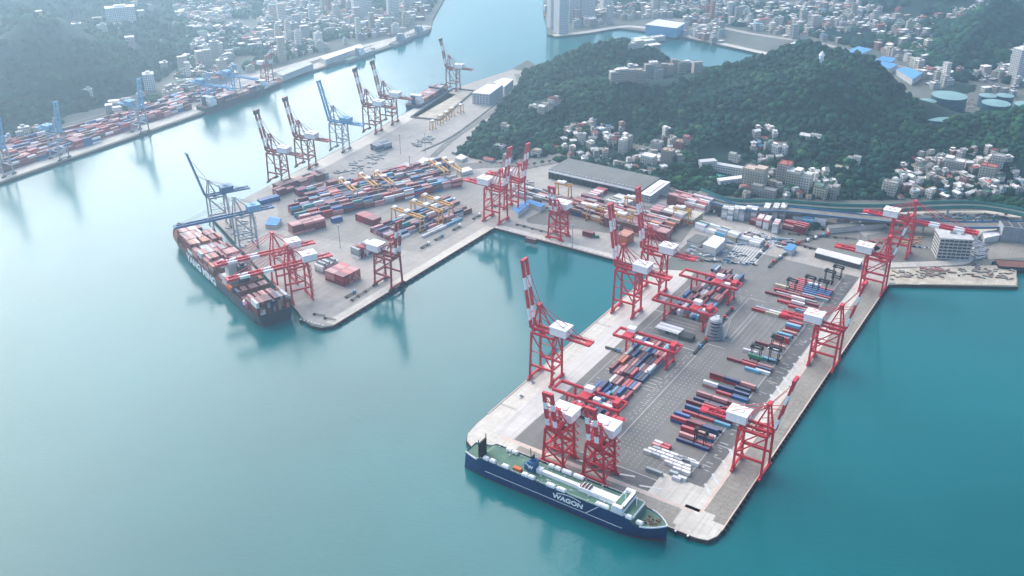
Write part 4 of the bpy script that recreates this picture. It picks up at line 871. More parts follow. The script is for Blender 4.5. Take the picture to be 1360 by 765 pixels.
for x, y, l in ((19, -8.5, 4), (24.5, -8.5, 4.2), (35, -8.7, 5), (51, -9.0, 4.4), (56, -9.0, 4.4), (71, -9.2, 6.4), (79, -9.2, 6.4), (27, 8.3, 4), (32, 8.2, 4), (61, 8.6, 4), (66, 8.6, 4), (73, 8.6, 7), (82, 8.6, 7.5), (109, -8.6, 9), (128.5, -9.2, 4), (135, -7.3, 4.2)):
    z0 = ZD if x < 131 else ZD - 3
    mb = MB(); mb.b2(x - l / 2, x + l / 2, y - 1.3, y + 1.3, z0 + .5, z0 + 2.2); mb.b2(x - l / 2 + .5, x + l / 2 - .5, y - .9, y + .9, z0 + 2.2, z0 + 2.8); obj('lifeboat' if l > 6 else 'vent_box', mb, ship, mats=M['white'])
mb = MB(); mb.b2(40, 46, -7.6, -4.8, ZD, ZD + 2.2); obj('winch_house', mb, ship, mats=M['orange'])
mb = MB(); rr_ = random.Random(8)
for i in range(26):
    x, y = rr_.uniform(136, 148), rr_.uniform(-4.5, 4.5)
    if abs(y) < (154 - x) * .4: mb.b2(x - .7, x + .7, y - .5, y + .5, ZD - 3.9, ZD - 3.9 + rr_.uniform(.6, 2))
obj('mooring_winches', mb, ship, mats=M['rust'])
for i in range(60):
    x, y = rr_.uniform(16, 130), rr_.choice([-1, 1]) * rr_.uniform(3.4, 9.6); mb = MB(); mb.b2(x - .5, x + .5, y - .3, y + .3, ZD, ZD + rr_.uniform(.3, 1.2)); obj('deck_vent', mb, ship, mats=M['wall'])
mb = MB()
for i in range(2, 34):
    for sg in (-1, 1):
        a, b_ = secs[i][0], secs[i + 1][0]; mb.beam((a[0], sg * (a[1] - .2), a[2] + 1), (b_[0], sg * (b_[1] - .2), b_[2] + 1), .12, .12); mb.beam((a[0], sg * (a[1] - .2), a[2] - .3), (a[0], sg * (a[1] - .2), a[2] + 1), .1, .1)
obj('railing', mb, ship, mats=M['white'])
# --- container ship on the far terminal: stern nearest the camera
st = W(63, -441); bw = W(143, -664); dv = Vector((bw[0] - st[0], bw[1] - st[1])); azs = math.degrees(math.atan2(dv.x, dv.y)); LY = dv.length
ym = thing('container_ship', 'long black hulled container ship loaded high, moored at the far terminal under cranes', 'ship', (*st, -3), rz_az(azs)); BY = 34
hb, secs = hull(LY, BY, 11.5, 0, bow=.20, raise_bow=3, full=.93, stern=.05); obj('hull', hb, ym, mats=[M['hullblack'], M['hullred']]); obj('deck', decksheet(secs, -.5), ym, mats=M['rust']); obj('bulwark', bulwark(secs, .8, 1), ym, mats=M['hullred'])
text3d('lettering', 'YANG MING', 10.5, ym, M['white'], (LY * .56, BY / 2 + .16, 2.6), (R(90), 0, R(180)), 0, .05, 1.25)
text3d('lettering', 'YM UNITY', 2.2, ym, M['white'], (-.15, 0, 6.5), (R(90), 0, R(-90)), 0, .05, 1.2) if False else None
mb = MB(); mb.b2(72, 84, -15, 15, 10.5, 20); mb.b2(73, 83, -11, 11, 20, 30); mb.b2(74, 82, -16, 16, 30, 33); mb.b2(82, 82.2, -15, 15, 31, 32.4, 1)
obj('deck_house', mb, ym, mats=[M['wall'], M['glass']]); mb = MB(); mb.b2(64, 71, -4, 4, 10.5, 31); mb.b2(66, 69, -2, 2, 31, 33.5); obj('funnel', mb, ym, mats=M['hullblack'])
mb = MB(); mb.beam((78, 0, 33), (78, 0, 42), .6); mb.beam((78, -3, 38), (78, 3, 38), .4); obj('mast', mb, ym, mats=M['wall'])
for sg in (-1, 1): mb = MB(); mb.b2(60, 70, sg * 15 - 1.6, sg * 15 + 1.6, 12, 15); obj('lifeboat', mb, ym, mats=M['orange'])
mb = MB()
for x in (100, 113.8, 127.6, 141.4, 155.2, 169, 182.8, 196.6, 58, 44, 30, 16): mb.b2(x - .5, x + .5, -15.6, 15.6, 10.5, 17.5)
obj('lashing_bridge', mb, ym, mats=M['rust'])
ca, sa = math.cos(rz_az(azs)), math.sin(rz_az(azs))
def shipbox(root_xy, ca, sa, azd, x0, wide, tiers, z0, pal, holes=.06, L=12.2, topc=None):
    m_ = int(wide / 2.5); cur = rc.choice(pal)
    for j in range(m_):
        y = (j - (m_ - 1) / 2) * 2.5; n = max(0, tiers - (rc.random() < .15) - (2 if rc.random() < holes else 0))
        for k in range(n):
            if rc.random() < .45: cur = rc.choice(pal)
            x, y2 = x0, y; c = topc if (topc and k == n - 1 and rc.random() < .55) else cur
            SHIPC.append(dict(x=root_xy[0] + x * ca - y2 * sa, y=root_xy[1] + x * sa + y2 * ca, z=z0 + k * 2.6, az=azd, L=L, c=c))
YP = ['dark red'] * 5 + ['brown'] * 4 + ['faded pink'] * 3 + ['navy blue', 'grey', 'white', 'orange']
YP2 = ['faded pink'] * 3 + ['dark red'] * 3 + ['orange', 'white', 'white', 'brown', 'brown', 'grey']
for x0, t, wd, pl, tc in ((8, 5, 33, YP, 'brown'), (22, 4, 33, YP, 'faded pink'), (36, 1, 30, YP, None), (50, 2, 30, YP, None), (93, 1, 30, YP2, None), (106.5, 4, 33, YP2, 'faded pink'), (120, 5, 33, YP2, 'faded pink'), (134, 5, 33, YP2, 'white'), (148, 4, 33, YP2, 'faded pink'), (161.5, 5, 33, YP2, 'orange'), (175, 5, 31, YP2, 'faded pink'), (188.5, 4, 29, YP2, 'faded pink'), (202, 4, 24, YP2, 'faded pink'), (213, 2, 18, ['faded pink', 'orange', 'dark red'], None)):
    shipbox(st, ca, sa, azs, x0, wd, t, 7.8, pl, topc=tc if rc.random() < .6 else None)
mb = MB(); mb.b2(10, 16, 15, 20, 0, 2.5)
for x, c in ((30, 'white'), (25, 'pink')):
    mb = MB(); mb.cyl(0, 0, 0, 3.4, 2.6, 10); mb.cyl(0, 0, 3.4, 4.6, 2.6, 10, r2=1.2); lx, ly = x, 15.2
    tag(obj('tank_drum', mb, None, (st[0] + lx * ca - ly * sa, st[1] + lx * sa + ly * ca, 8.2), 0, M[c]), f"{'white' if c == 'white' else 'bright pink'} drum shaped cargo on the container ship's near side", 'cargo')
# --- smaller ships
def smallship(p0, p1, B, label, hullm, cargo=None, house=.12, deckm='rust', zd=7, pal=None, tiers=3, superw='white'):
    a, b_ = G(*p0, -3), G(*p1, -3); d = Vector((b_[0] - a[0], b_[1] - a[1])); azd = math.degrees(math.atan2(d.x, d.y)); L = d.length; t = thing('ship', label, 'ship', (*a, -3), rz_az(azd))
    hb, s_ = hull(L, B, zd, 0, bow=.18, raise_bow=2, full=.85); obj('hull', hb, t, mats=[hullm, M['hullred']]); obj('deck', decksheet(s_, -.4), t, mats=M[deckm]); obj('bulwark', bulwark(s_, .8, 1), t, mats=hullm)
    mb = MB(); x = L * house; mb.b2(x - 6, x + 6, -B * .42, B * .42, zd - .5, zd + 7); mb.b2(x - 4, x + 4, -B * .35, B * .35, zd + 7, zd + 12); mb.b2(x + 4, x + 4.1, -B * .3, B * .3, zd + 9, zd + 11, 1); obj('deck_house', mb, t, mats=[M[superw], M['glass']])
    mb = MB(); mb.b2(x - 11, x - 7, -2.4, 2.4, zd, zd + 13); obj('funnel', mb, t, mats=hullm); mb = MB(); mb.beam((x, 0, zd + 12), (x, 0, zd + 19), .5); mb.beam((L * .86, 0, zd), (L * .86, 0, zd + 11), .5); obj('mast', mb, t, mats=M['wall'])
    if pal:
        c_, s2 = math.cos(rz_az(azd)), math.sin(rz_az(azd)); x0 = x + 16
        while x0 < L * .84: shipbox(a, c_, s2, azd, x0, B - 2, rc.choice([tiers, tiers, tiers - 1]), zd - 3.4, pal); x0 += 13
    else:
        mb = MB(); x0 = x + 12
        while x0 < L * .82: mb.b2(x0, x0 + L * .1, -B * .3, B * .3, zd - .4, zd + 1.6); x0 += L * .14
        obj('hatch', mb, t, mats=M['wall'])
    return t
smallship((547, 146), (592, 119), 24, 'small container ship with blue hull and white house on the far quay', M['pblue'] if False else M['hullblue'], pal=YP, house=.13, tiers=3)
smallship((268, 150), (352, 121), 24, 'dark hulled container ship on the opposite shore under light blue cranes', M['hullblack'], pal=YP, house=.12, tiers=3, zd=9)
smallship((342, 124), (372, 111), 20, 'dark ship moored under the dull red crane on the opposite shore', M['hullblack'], house=.2, zd=6)
smallship((459, 84), (498, 70), 15, 'white and teal ferry moored in front of the long white shed', M['hullgrey'], house=.5, zd=6, deckm='grn')
smallship((521, 63), (546, 51), 15, 'grey naval ship, nearest one on the opposite quay', M['hullgrey'], house=.45, zd=6, deckm='road', superw='steel')
smallship((543, 52), (570, 42), 14, 'grey naval ship, farther one near the river bend', M['hullgrey'], house=.5, zd=6, deckm='road', superw='steel')
smallship((1322, 356), (1420, 362), 16, 'orange and red decked ship lying in the small dock at the right edge', M['hullblack'], house=.85, zd=6, deckm='rust', superw='orange', pal=['orange', 'bright red', 'white', 'brown'], tiers=1)
smallship((726, 24), (724, 8), 12, 'small ship by the tall white buildings at the far quay', M['hullgrey'], house=.4, zd=4)
# stuff containers
mb = MB()
for s in STK:
    if id(s) not in ids: stuffbox(mb, s)
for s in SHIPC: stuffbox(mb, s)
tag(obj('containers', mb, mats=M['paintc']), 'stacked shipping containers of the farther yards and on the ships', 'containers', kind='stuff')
print('containers', len(STK), len(SHIPC), 'indiv', len(indiv))
# ================================================================ BUILDINGS
BC = {'white': (.66, .61, .55), 'grey': (.40, .37, .34), 'cream': (.58, .52, .43), 'pink': (.46, .37, .33), 'yellowish': (.46, .42, .30), 'brick red': (.33, .14, .11), 'pale blue': (.40, .44, .46)}
RCOL = {'white': (.78, .73, .69), 'grey': (.36, .34, .31), 'red': (.36, .11, .09), 'blue': (.16, .33, .48), 'green': (.15, .24, .20), 'tan': (.46, .36, .27)}
rb = random.Random(21); HOUSES = []
def house(x, y, z, rz, w_, d_, n, wc, rcn, zone, kind='house'):
    t = thing(kind if n < 5 else 'apartment_block', 'x', 'house' if n < 5 else 'apartment block', (x, y, z - 1.5), rz); hh = n * 3.1 + 1.5
    mb = MB(); mb.box(0, 0, hh / 2, w_, d_, hh); 
    lw, ld = w_ * rb.uniform(.4, .7), d_ * rb.uniform(.5, .9); ox = rb.choice([-1, 1]) * (w_ - lw) / 2
    if n >= 2 and rb.random() < .6: mb.box(ox * .98, 0, hh + 1.4, lw, ld, 2.8)
    else: lw = 0
    if n > 2: 
        for k in range(1, n): mb.box(0, -d_ / 2 - .5, k * 3.1 + 1.4, w_ * .8, 1.0, .35)
    o = obj('wall', mb, t, mats=M['facade']); o.color = (*shade(BC[wc], rb, .75, 1.15), 1)
    mb = MB(); e = .35
    if rb.random() < .3 and n < 4:   # pitched sheet roof
        mb.v = [(-w_ / 2 - e, -d_ / 2 - e, hh), (w_ / 2 + e, -d_ / 2 - e, hh), (w_ / 2 + e, d_ / 2 + e, hh), (-w_ / 2 - e, d_ / 2 + e, hh), (-w_ / 2 - e, 0, hh + 1.6), (w_ / 2 + e, 0, hh + 1.6)]
        mb.f = [(0, 1, 5, 4), (2, 3, 4, 5), (0, 4, 3), (1, 2, 5), (0, 3, 2, 1)]; mb.m = [0] * 5; mb.c = [None] * 5
    else:
        mb.box(0, 0, hh + .12, w_ + .5, d_ + .5, .25)
        for sx in (-1, 1): mb.box(sx * (w_ / 2 + .1), 0, hh + .6, .25, d_ + .4, .9); mb.box(0, sx * (d_ / 2 + .1), hh + .6, w_ + .4, .25, .9)
        if lw: mb.box(ox * .98, 0, hh + 2.95, lw + .4, ld + .4, .3)
        for k in range(rb.randint(1, 3)): mb.cyl(rb.uniform(-.35, .35) * w_, rb.uniform(-.35, .35) * d_, hh + .2, hh + 2.2, .8, 7)
    o = obj('roof', mb, t, mats=M['roofo']); o.color = (*shade(RCOL[rcn], rb, .7, 1.1), 1)
    HOUSES.append((t, zone, n, wc, rcn, (x, y), w_ * d_ * n)); return t
def px(x, y, z=0):
    Z = y * CT - (z - H) * ST; Y = y * ST + (z - H) * CT; return 680 + FOC * x / Z, 382.5 - FOC * Y / Z
WCH = ['white'] * 5 + ['grey'] * 4 + ['cream'] * 3 + ['pink'] * 2 + ['yellowish', 'brick red', 'pale blue']; RCH = ['white'] * 9 + ['grey'] * 6 + ['red'] * 2 + ['blue', 'green', 'tan', 'tan']
def village(zone, poly, count, spacing, nmin=1, nmax=4, rz0=0.3):
    P = poly; xs = [p[0] for p in P]; ys = [p[1] for p in P]; pts = []; k = 0
    while len(pts) < count and k < count * 60:
        k += 1; x, y = rb.uniform(min(xs), max(xs)), rb.uniform(min(ys), max(ys))
        if not inpoly(np.array([x]), np.array([y]), P)[0]: continue
        if vnoise(np.array([x]), np.array([y]), 45, 9)[0] < .33: continue
        if any((x - a) ** 2 + (y - b_) ** 2 < spacing ** 2 for a, b_ in pts): continue
        if any((x - a) ** 2 + (y - b_) ** 2 < r_ * r_ for a, b_, r_ in RES): continue
        pts.append((x, y))
    for x, y in pts:
        n = rb.choice([1, 1, 2, 2, 2, 3])
        house(x, y, float(hgt(x, y)[0]), rz0 + rb.uniform(-.35, .35) + rb.choice([0, 1.57]), rb.uniform(5.5, 11), rb.uniform(5, 8), n, rb.choice(WCH), rb.choice(RCH), zone)
RES = []
def special(u, v, w_, d_, n, wc, rcn, zone, rz=FR):
    x, y, z = GH(u, v); RES.append((x, y, max(w_, d_) * .6 + 4)); return house(x, y, z, rz, w_, d_, n, wc, rcn, zone)
# tall blocks one can pick out
special(1001, 247, 26, 16, 7, 'cream', 'tan', 'middle village'); special(1040, 243, 14, 16, 8, 'grey', 'red', 'middle village'); special(1053, 250, 16, 14, 7, 'cream', 'white', 'middle village'); special(1066, 252, 18, 14, 6, 'white', 'white', 'middle village')
special(1014, 260, 28, 10, 3, 'grey', 'grey', 'middle village'); special(1089, 262, 16, 10, 4, 'yellowish', 'green', 'middle village'); special(1104, 262, 14, 12, 4, 'grey', 'grey', 'middle village'); special(1180, 258, 16, 10, 5, 'cream', 'grey', 'right village')
special(827, 204, 9, 9, 6, 'white', 'white', 'left hillside village'); special(834, 201, 8, 9, 6, 'grey', 'grey', 'left hillside village'); special(872, 203, 14, 10, 5, 'white', 'grey', 'left hillside village'); special(861, 219, 17, 12, 4, 'white', 'white', 'left hillside village')
special(886, 218, 14, 11, 6, 'pink', 'tan', 'left hillside village'); special(903, 200, 12, 10, 4, 'brick red', 'tan', 'left hillside village'); special(912, 196, 10, 9, 4, 'pink', 'red', 'left hillside village'); special(772, 192, 8, 8, 4, 'white', 'grey', 'left hillside village')
special(1265, 228, 22, 12, 5, 'grey', 'white', 'right village'); special(1310, 236, 18, 12, 5, 'cream', 'red', 'right village'); special(1322, 226, 14, 12, 6, 'white', 'grey', 'right village'); special(1076, 186, 26, 11, 2, 'white', 'white', 'middle village')
for i, (u, v) in enumerate([(815, 110), (826, 106), (836, 107), (846, 104), (850, 109), (861, 102), (873, 103), (879, 98), (888, 99), (896, 94), (905, 97), (914, 93), (925, 96), (867, 96), (840, 98)]):
    special(u, v, rb.uniform(11, 15), rb.uniform(9, 12), rb.choice([4, 5, 5, 6]), rb.choice(['cream', 'pink', 'cream', 'grey']), rb.choice(['white', 'tan', 'grey']), 'ridge top estate', .2)
for u, v in ((842, 62), (850, 55), (858, 58), (866, 64), (872, 53)): special(u, v, 30, 14, 2, 'white', 'white', 'left hill school', .5)
for i in range(9): u, v = 708 + 4.2 * i, 149 - 1.6 * i + rb.uniform(-4, 5); special(u, v, 10, 8, rb.choice([2, 3]), rb.choice(['cream', 'white', 'pink']), rb.choice(['red', 'white', 'grey']), 'left slope cluster')
for u, v in ((672, 172), (664, 196), (674, 214), (650, 214), (712, 207), (735, 197), (1134, 216), (1118, 225), (1016, 186), (1030, 192), (975, 213), (612, 206)): special(u, v, rb.uniform(10, 16), 8, rb.choice([1, 2]), rb.choice(['white', 'cream', 'grey']), rb.choice(['white', 'red', 'grey', 'tan']), 'edge of the wood')
x, y = G(965, 235); RES.append((x, y, 44))
village('left hillside village', ZP['left hillside village'], 88, 9); village('middle village', ZP['middle village'], 62, 9.6); village('right village', ZP['right village'], 105, 10)
print('houses', len(HOUSES))
# labels: look first, then order among look-alikes of the same zone
grp = {}
for h_ in HOUSES: grp.setdefault((h_[1], h_[2], h_[3], h_[4]), []).append(h_)
NUMW = ['', 'one', 'two', 'three', 'four', 'five', 'six', 'seven', 'eight']
for (zone, n, wc, rcn), l in grp.items():
    l.sort(key=lambda h_: px(*h_[5])[0])
    for i, h_ in enumerate(l):
        base = f"{wc} {NUMW[n]} storey {'house' if n < 5 else 'block'}, {rcn} roof"
        h_[0]['label'] = base + (f', {zone}' if len(l) == 1 else f', {ordn(i + 1)} such from left, {zone}'); h_[0]['group'] = 'houses in the ' + zone if 'village' in zone else 'buildings of the ' + zone
# --- landmark buildings
def lm(name, label, cat, p, azd=None, z=0): return thing(name, label, cat, (*G(*p, z), z + .1), FR if azd is None else rz_az(azd))
# long warehouse
a_, b_ = 518, -357
t = thing('warehouse', 'long grey flat roofed warehouse with dark open front behind the basin', 'warehouse', (*W(a_, b_), .1), FR)
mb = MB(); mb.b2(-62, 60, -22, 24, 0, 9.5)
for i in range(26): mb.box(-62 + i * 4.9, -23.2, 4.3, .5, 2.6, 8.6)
obj('wall', mb, t, mats=M['dwall']); mb = MB(); mb.b2(-64, 61, -25, 26, 9.5, 10.3); obj('roof', mb, t, mats=M['roofgrey'])  # shade of the open front is put into the wall and column colour
mb = MB(); mb.b2(-64, 61, -25.6, -25, 8.6, 10.5); 
obj('eave', mb, t, mats=M['white'])
mb = MB()
for i in range(26): mb.box(-61 + i * 4.8, -20, 10.8, 2, 1.4, 1)
obj('roof_vent', mb, t, mats=M['wall'])
t = thing('warehouse_annex', 'narrow pale office wing at the right end of the long warehouse', 'office', (*W(a_ - 4, b_ + 69), .1), FR)
mb = MB(); mb.b2(-6.5, 6.5, -26, 26, 0, 9); o = obj('wall', mb, t, mats=M['facade']); o.color = (.42, .43, .44, 1); mb = MB(); mb.b2(-6.8, 6.8, -26.3, 26.3, 9, 9.5); mb.b2(-3, 3, -20, 20, 9.5, 10.3); obj('roof', mb, t, mats=M['roofwhite'])
def shed(name, label, cat, poly, hh, roofm, wallm='wall', z=0, lip=.8):
    q_ = g(poly, z + hh); cx, cy = sum(p[0] for p in q_) / len(q_), sum(p[1] for p in q_) / len(q_); t = thing(name, label, cat, (cx, cy, z + .1)); loc = [(x - cx, y - cy) for x, y in q_]
    mb = MB(); mb.prism([(x * .985, y * .985) for x, y in loc], 0, hh); o = obj('wall', mb, t, mats=M[wallm]); o.color = (.5, .5, .5, 1); mb = MB(); mb.prism(loc, hh, hh + lip); 
    L = len(loc); a, b2_, c, d = [Vector((*loc[i], 0)) for i in (0, 1, 2, 3)]
    n = 6
    for i in range(1, n): p, q2 = a.lerp(b2_, i / n), d.lerp(c, i / n); mb.beam((p.x * .98, p.y * .98, hh + lip + .15), (q2.x * .98, q2.y * .98, hh + lip + .15), .5, .3)
    obj('roof', mb, t, mats=M[roofm]); return t
t = shed('blue_roof_shed', 'light blue roofed shed beside the two cranes at the basin corner', 'shed', [(680, 278), (696, 268), (703, 272), (688, 284)], 5, 'roofblue')
shed('blue_roof_shed', 'short light blue roof joined at the right of the longer blue shed', 'shed', [(697, 268), (704, 266), (724, 272), (718, 276)], 5, 'roofblue')
shed('white_warehouse', 'white two storey warehouse on the far quay beside the wooded hill', 'warehouse', [(627, 124), (647, 112), (668, 113), (650, 126)], 16, 'roofwhite', 'facade')
shed('white_warehouse', 'pale rear warehouse joined behind the white one on the far quay', 'warehouse', [(655, 110), (668, 104), (682, 106), (670, 116)], 12, 'roofwhite', 'facade')
shed('port_office', 'plain white boxy building beside the truck lanes of the near terminal', 'office', [(933, 325), (948, 313), (965, 318), (951, 331)], 8, 'roofwhite')
shed('port_office', 'low grey building left of the white boxy one by the truck lanes', 'office', [(912, 320), (925, 311), (941, 315), (928, 325)], 4, 'roofgrey')
shed('guard_house', 'small blue roofed gate shed beside the truck lanes', 'shed', [(1041, 331), (1048, 324), (1058, 327), (1052, 334)], 5, 'roofblue')
shed('workshop', 'long low shed with ribbed white roof behind the rear black carriers', 'shed', [(1082, 336), (1086, 330), (1146, 345), (1142, 352)], 5, 'roofwhite', 'dwall')
shed('workshop', 'long flat grey roofed building left of the lowered crane', 'shed', [(1098, 300), (1175, 293), (1176, 297), (1101, 305)], 5, 'roofgrey')
shed('boat_shed', 'pale green roofed shed beside the grey silo block', 'shed', [(1304, 309), (1324, 306), (1328, 313), (1308, 317)], 6, 'green' if False else 'roofwhite')
# grey canopy shed by the round tower
t = thing('canopy_shed', 'grey canopy shed under the yard gantry by the round tower', 'shed', (*W(231, -137), .1), FR)
for i in range(4):
    mb = MB(); mb.b2(-13, 9, -6 + i * 3.4, -3 + i * 3.4, 5 - i * .25, 5.35 - i * .25); obj('roof', mb, t, mats=M['roofwhite'] if i % 2 else M['wall'])
mb = MB()
for x in (-12.5, -5, 2, 8.5):
    for y in (-5.5, 7): mb.box(x, y, 2.4, .35, .35, 4.8)
mb.b2(-12, -4, -3, 3, 0, 3.2); obj('post', mb, t, mats=M['steel']); mb = MB(); mb.b2(9, 21, -5, 4, 0, 3.8); obj('office_box', mb, t, mats=M['dwall'])
# round tower
t = thing('round_tower', 'round grey tower of stacked ring floors with a white sail panel', 'tower', (*G(948, 447), .1), FR)
mb = MB(); mb.cyl(0, 0, 0, 17, 4.0, 20); obj('core', mb, t, mats=M['black'])
for k in range(6):
    mb = MB(); r0 = 8.0 - .45 * k; mb.cyl(0, 0, .6 + k * 3, 1.3 + k * 3, r0, 28)
    for i in range(16): a = i / 16 * 6.283; mb.box((r0 - .3) * math.cos(a), (r0 - .3) * math.sin(a), 1.3 + k * 3 + .5, .3, .3, 1.0)
    for i in range(16):
        a, a2 = i / 16 * 6.283, (i + 1) / 16 * 6.283; mb.beam(((r0 - .3) * math.cos(a), (r0 - .3) * math.sin(a), 2.3 + k * 3), ((r0 - .3) * math.cos(a2), (r0 - .3) * math.sin(a2), 2.3 + k * 3), .25)
    obj('ring_floor', mb, t, mats=M['steel'])
mb = MB(); mb.cyl(0, 0, 17, 18.2, 4.6, 20, r2=3.4); mb.beam((0, 0, 18), (0, 0, 23), .3); obj('roof', mb, t, mats=M['wall'])
mb = MB(); mb.v = [(8.2, -1, .3), (8.2, 7, .3), (10.2, 8.5, 15), (8.6, -1, .3), (8.6, 7, .3), (10.6, 8.5, 15)]; mb.f = [(0, 1, 2), (5, 4, 3), (0, 3, 4, 1), (1, 4, 5, 2), (2, 5, 3, 0)]; mb.m = [0] * 5; mb.c = [None] * 5; obj('sail_panel', mb, t, mats=M['white'])
mb = MB(); mb.beam((0, 0, 0), (0, 0, 34), .9); 
for k in range(5): mb.box(0, 0, 18 + k * 4, 3.4, .5, .5); mb.box(0, 0, 20 + k * 4, .5, 3.4, .5)
tag(obj('light_mast', mb, None, (*G(960, 352), 0), FR, M['steel']), 'tall lattice floodlight mast at the head of the left yard', 'mast')
# concrete building by the right viaduct
t = thing('concrete_building', 'six storey concrete building with open grid front by the viaduct', 'building', (*G(1262, 340), .1), rz_az(98))
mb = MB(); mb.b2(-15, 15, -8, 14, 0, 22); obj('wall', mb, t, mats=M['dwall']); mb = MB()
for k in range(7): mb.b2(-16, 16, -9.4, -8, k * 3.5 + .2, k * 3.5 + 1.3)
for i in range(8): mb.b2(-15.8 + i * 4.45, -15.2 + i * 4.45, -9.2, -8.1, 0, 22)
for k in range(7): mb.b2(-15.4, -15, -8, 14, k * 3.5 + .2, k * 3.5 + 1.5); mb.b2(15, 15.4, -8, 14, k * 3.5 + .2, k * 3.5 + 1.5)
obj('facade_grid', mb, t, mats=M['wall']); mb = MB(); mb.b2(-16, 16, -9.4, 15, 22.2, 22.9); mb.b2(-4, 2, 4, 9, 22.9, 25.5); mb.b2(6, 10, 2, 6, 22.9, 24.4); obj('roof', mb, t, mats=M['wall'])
t = thing('silo_block', 'grey ribbed silo block of three units at the right edge', 'silo', (*G(1344, 318), .1), rz_az(98))
for i in range(3):
    mb = MB(); mb.b2(-14 + i * 9.4, -5 + i * 9.4, -7, 8, 0, 17 - i * .8)
    for k in range(6): mb.b2(-13.6 + i * 9.4 + k * 1.5, -13 + i * 9.4 + k * 1.5, -7.35, -7, 0, 16.5 - i * .8)
    o = obj('silo', mb, t, mats=M['steel']); mb = MB(); mb.b2(-13 + i * 9.4, -6 + i * 9.4, -5.6, 6.6, 17 - i * .8, 17.6 - i * .8); obj('hatch_roof', mb, t, mats=M['dwall'])
# school with green court
xc, yc = G(963, 240)
def bar(label, u, v, w_, d_, n, azd):
    x, y, z = GH(u, v); t = thing('school_block', label, 'school', (x, y, z - 1), rz_az(azd)); hh = n * 3.4 + 1
    mb = MB(); mb.b2(-w_ / 2, w_ / 2, -d_ / 2, d_ / 2, 0, hh); o = obj('wall', mb, t, mats=M['facade']); o.color = (.55, .55, .52, 1); mb = MB(); mb.b2(-w_ / 2 - .4, w_ / 2 + .4, -d_ / 2 - .4, d_ / 2 + .4, hh, hh + .6); obj('roof', mb, t, mats=M['roofwhite'] if 'white' in label else M['wall'])
bar('grey roofed school wing behind the green court, left one', 939, 224, 20, 9, 3, 75); bar('grey roofed school wing at the right of the green court', 969, 231, 40, 8, 3, 118); bar('white roofed school wing in front of the green court', 972, 244, 36, 8, 2, 72)
x, y, z = GH(951, 236); mb = MB(); mb.box(0, 0, 0, 20, 13, .3); mb.box(0, 0, -1.5, 22, 15, 2.6, 1); o = obj('sports_court', mb, None, (x, y, z + 1.8), FR, [M['pool'], M['wall']]); tag(o, 'green sports court enclosed by the school wings', 'court')
mb = MB(); mb.cyl(0, 0, -12, 10, 4, 8, r2=3.4); mb.cyl(0, 0, 10, 16, 4.4, 8, r2=.4); xx, yy, zz = GH(1090, 84); tag(obj('lighthouse', mb, None, (xx, yy, zz + 1), 0, M['white']), 'small white lighthouse just below the summit of the wooded hill', 'lighthouse')
# oil tanks
def tank(u, v, r, hh, label, z=6):
    x, y = G(u, v, z + hh); t = thing('oil_tank', label, 'storage tank', (x, y, 0), 0, 'oil tanks behind the wooded hill'); mb = MB(); mb.cyl(0, 0, 0, z + hh, r, 40)
    for k in range(3): mb.cyl(0, 0, z + hh * (.25 + .3 * k), z + hh * (.25 + .3 * k) + .5, r + .35, 40)
    obj('side', mb, t, mats=M['tankside']); mb = MB(); mb.cyl(0, 0, z + hh, z + hh + .5, r + .3, 40); mb.cyl(0, 0, z + hh + .5, z + hh + 1.8, r, 40, r2=r * .15); obj('roof', mb, t, mats=M['tanktop'])
    mb = MB(); 
    for k in range(8): a = -2.2 + k * .13; mb.box((r + .5) * math.cos(a), (r + .5) * math.sin(a), z + hh * (k + .5) / 8, 1.6, .8, .4)
    obj('stair', mb, t, mats=M['steel'])
for a in ((1261, 127, 24, 17, 'largest dark teal oil tank with pale roof, behind the hill'), (1323, 137, 19, 13, 'second largest dark oil tank, right of the largest'), (1233, 134, 11, 12, 'small oil tank left of the largest one'), (1202, 135, 9, 8, 'leftmost small oil tank half hidden by trees'), (1212, 144, 11, 8, 'small oil tank below the leftmost one'), (1244, 145, 11, 8, 'small oil tank just below the largest one'),
          (1242, 155, 23, 9, 'wide low oil tank partly hidden by the front trees'), (1312, 127, 12, 11, 'small oil tank behind the second largest, left one'), (1335, 127, 12, 11, 'small oil tank behind the second largest, right one'), (1365, 139, 17, 14, 'oil tank cut by the right picture edge'), (1217, 137, 6, 5, 'tiny oil tank between the left small ones')): tank(*a)
# far landmark sheds
shed('terminal_shed', 'huge pinkish white roofed shed across the inner channel', 'shed', [(857, 33), (873, 26), (910, 31), (899, 38)], 18, 'roofwhite', 'pblue')
shed('terminal_shed', 'long white roofed quay shed on the opposite shore by the ferry', 'shed', [(424, 76), (478, 59), (483, 62), (432, 80)], 9, 'roofwhite')
shed('terminal_shed', 'long grey quay shed on the opposite shore left of the white one', 'shed', [(367, 97), (408, 82), (416, 85), (375, 101)], 9, 'wall')
shed('terminal_shed', 'pale shed behind the hill beside the inner channel', 'shed', [(1046, 60), (1058, 55), (1088, 62), (1076, 69)], 12, 'roofwhite')
for i, (pl, lb) in enumerate(([[(1120, 70), (1140, 62), (1158, 66), (1138, 75)], 'light blue roofed shed, leftmost of those behind the summit'], [[(1152, 86), (1162, 80), (1192, 86), (1182, 92)], 'light blue roofed shed, middle of those behind the summit'], [[(1164, 80), (1172, 75), (1190, 78), (1184, 83)], 'light blue roofed shed, rear middle one behind the summit'], [[(1190, 92), (1206, 90), (1226, 97), (1212, 106)], 'light blue roofed shed, rightmost of those behind the summit'])): shed('blue_roof_shed', lb, 'shed', pl, 9, 'roofblue')
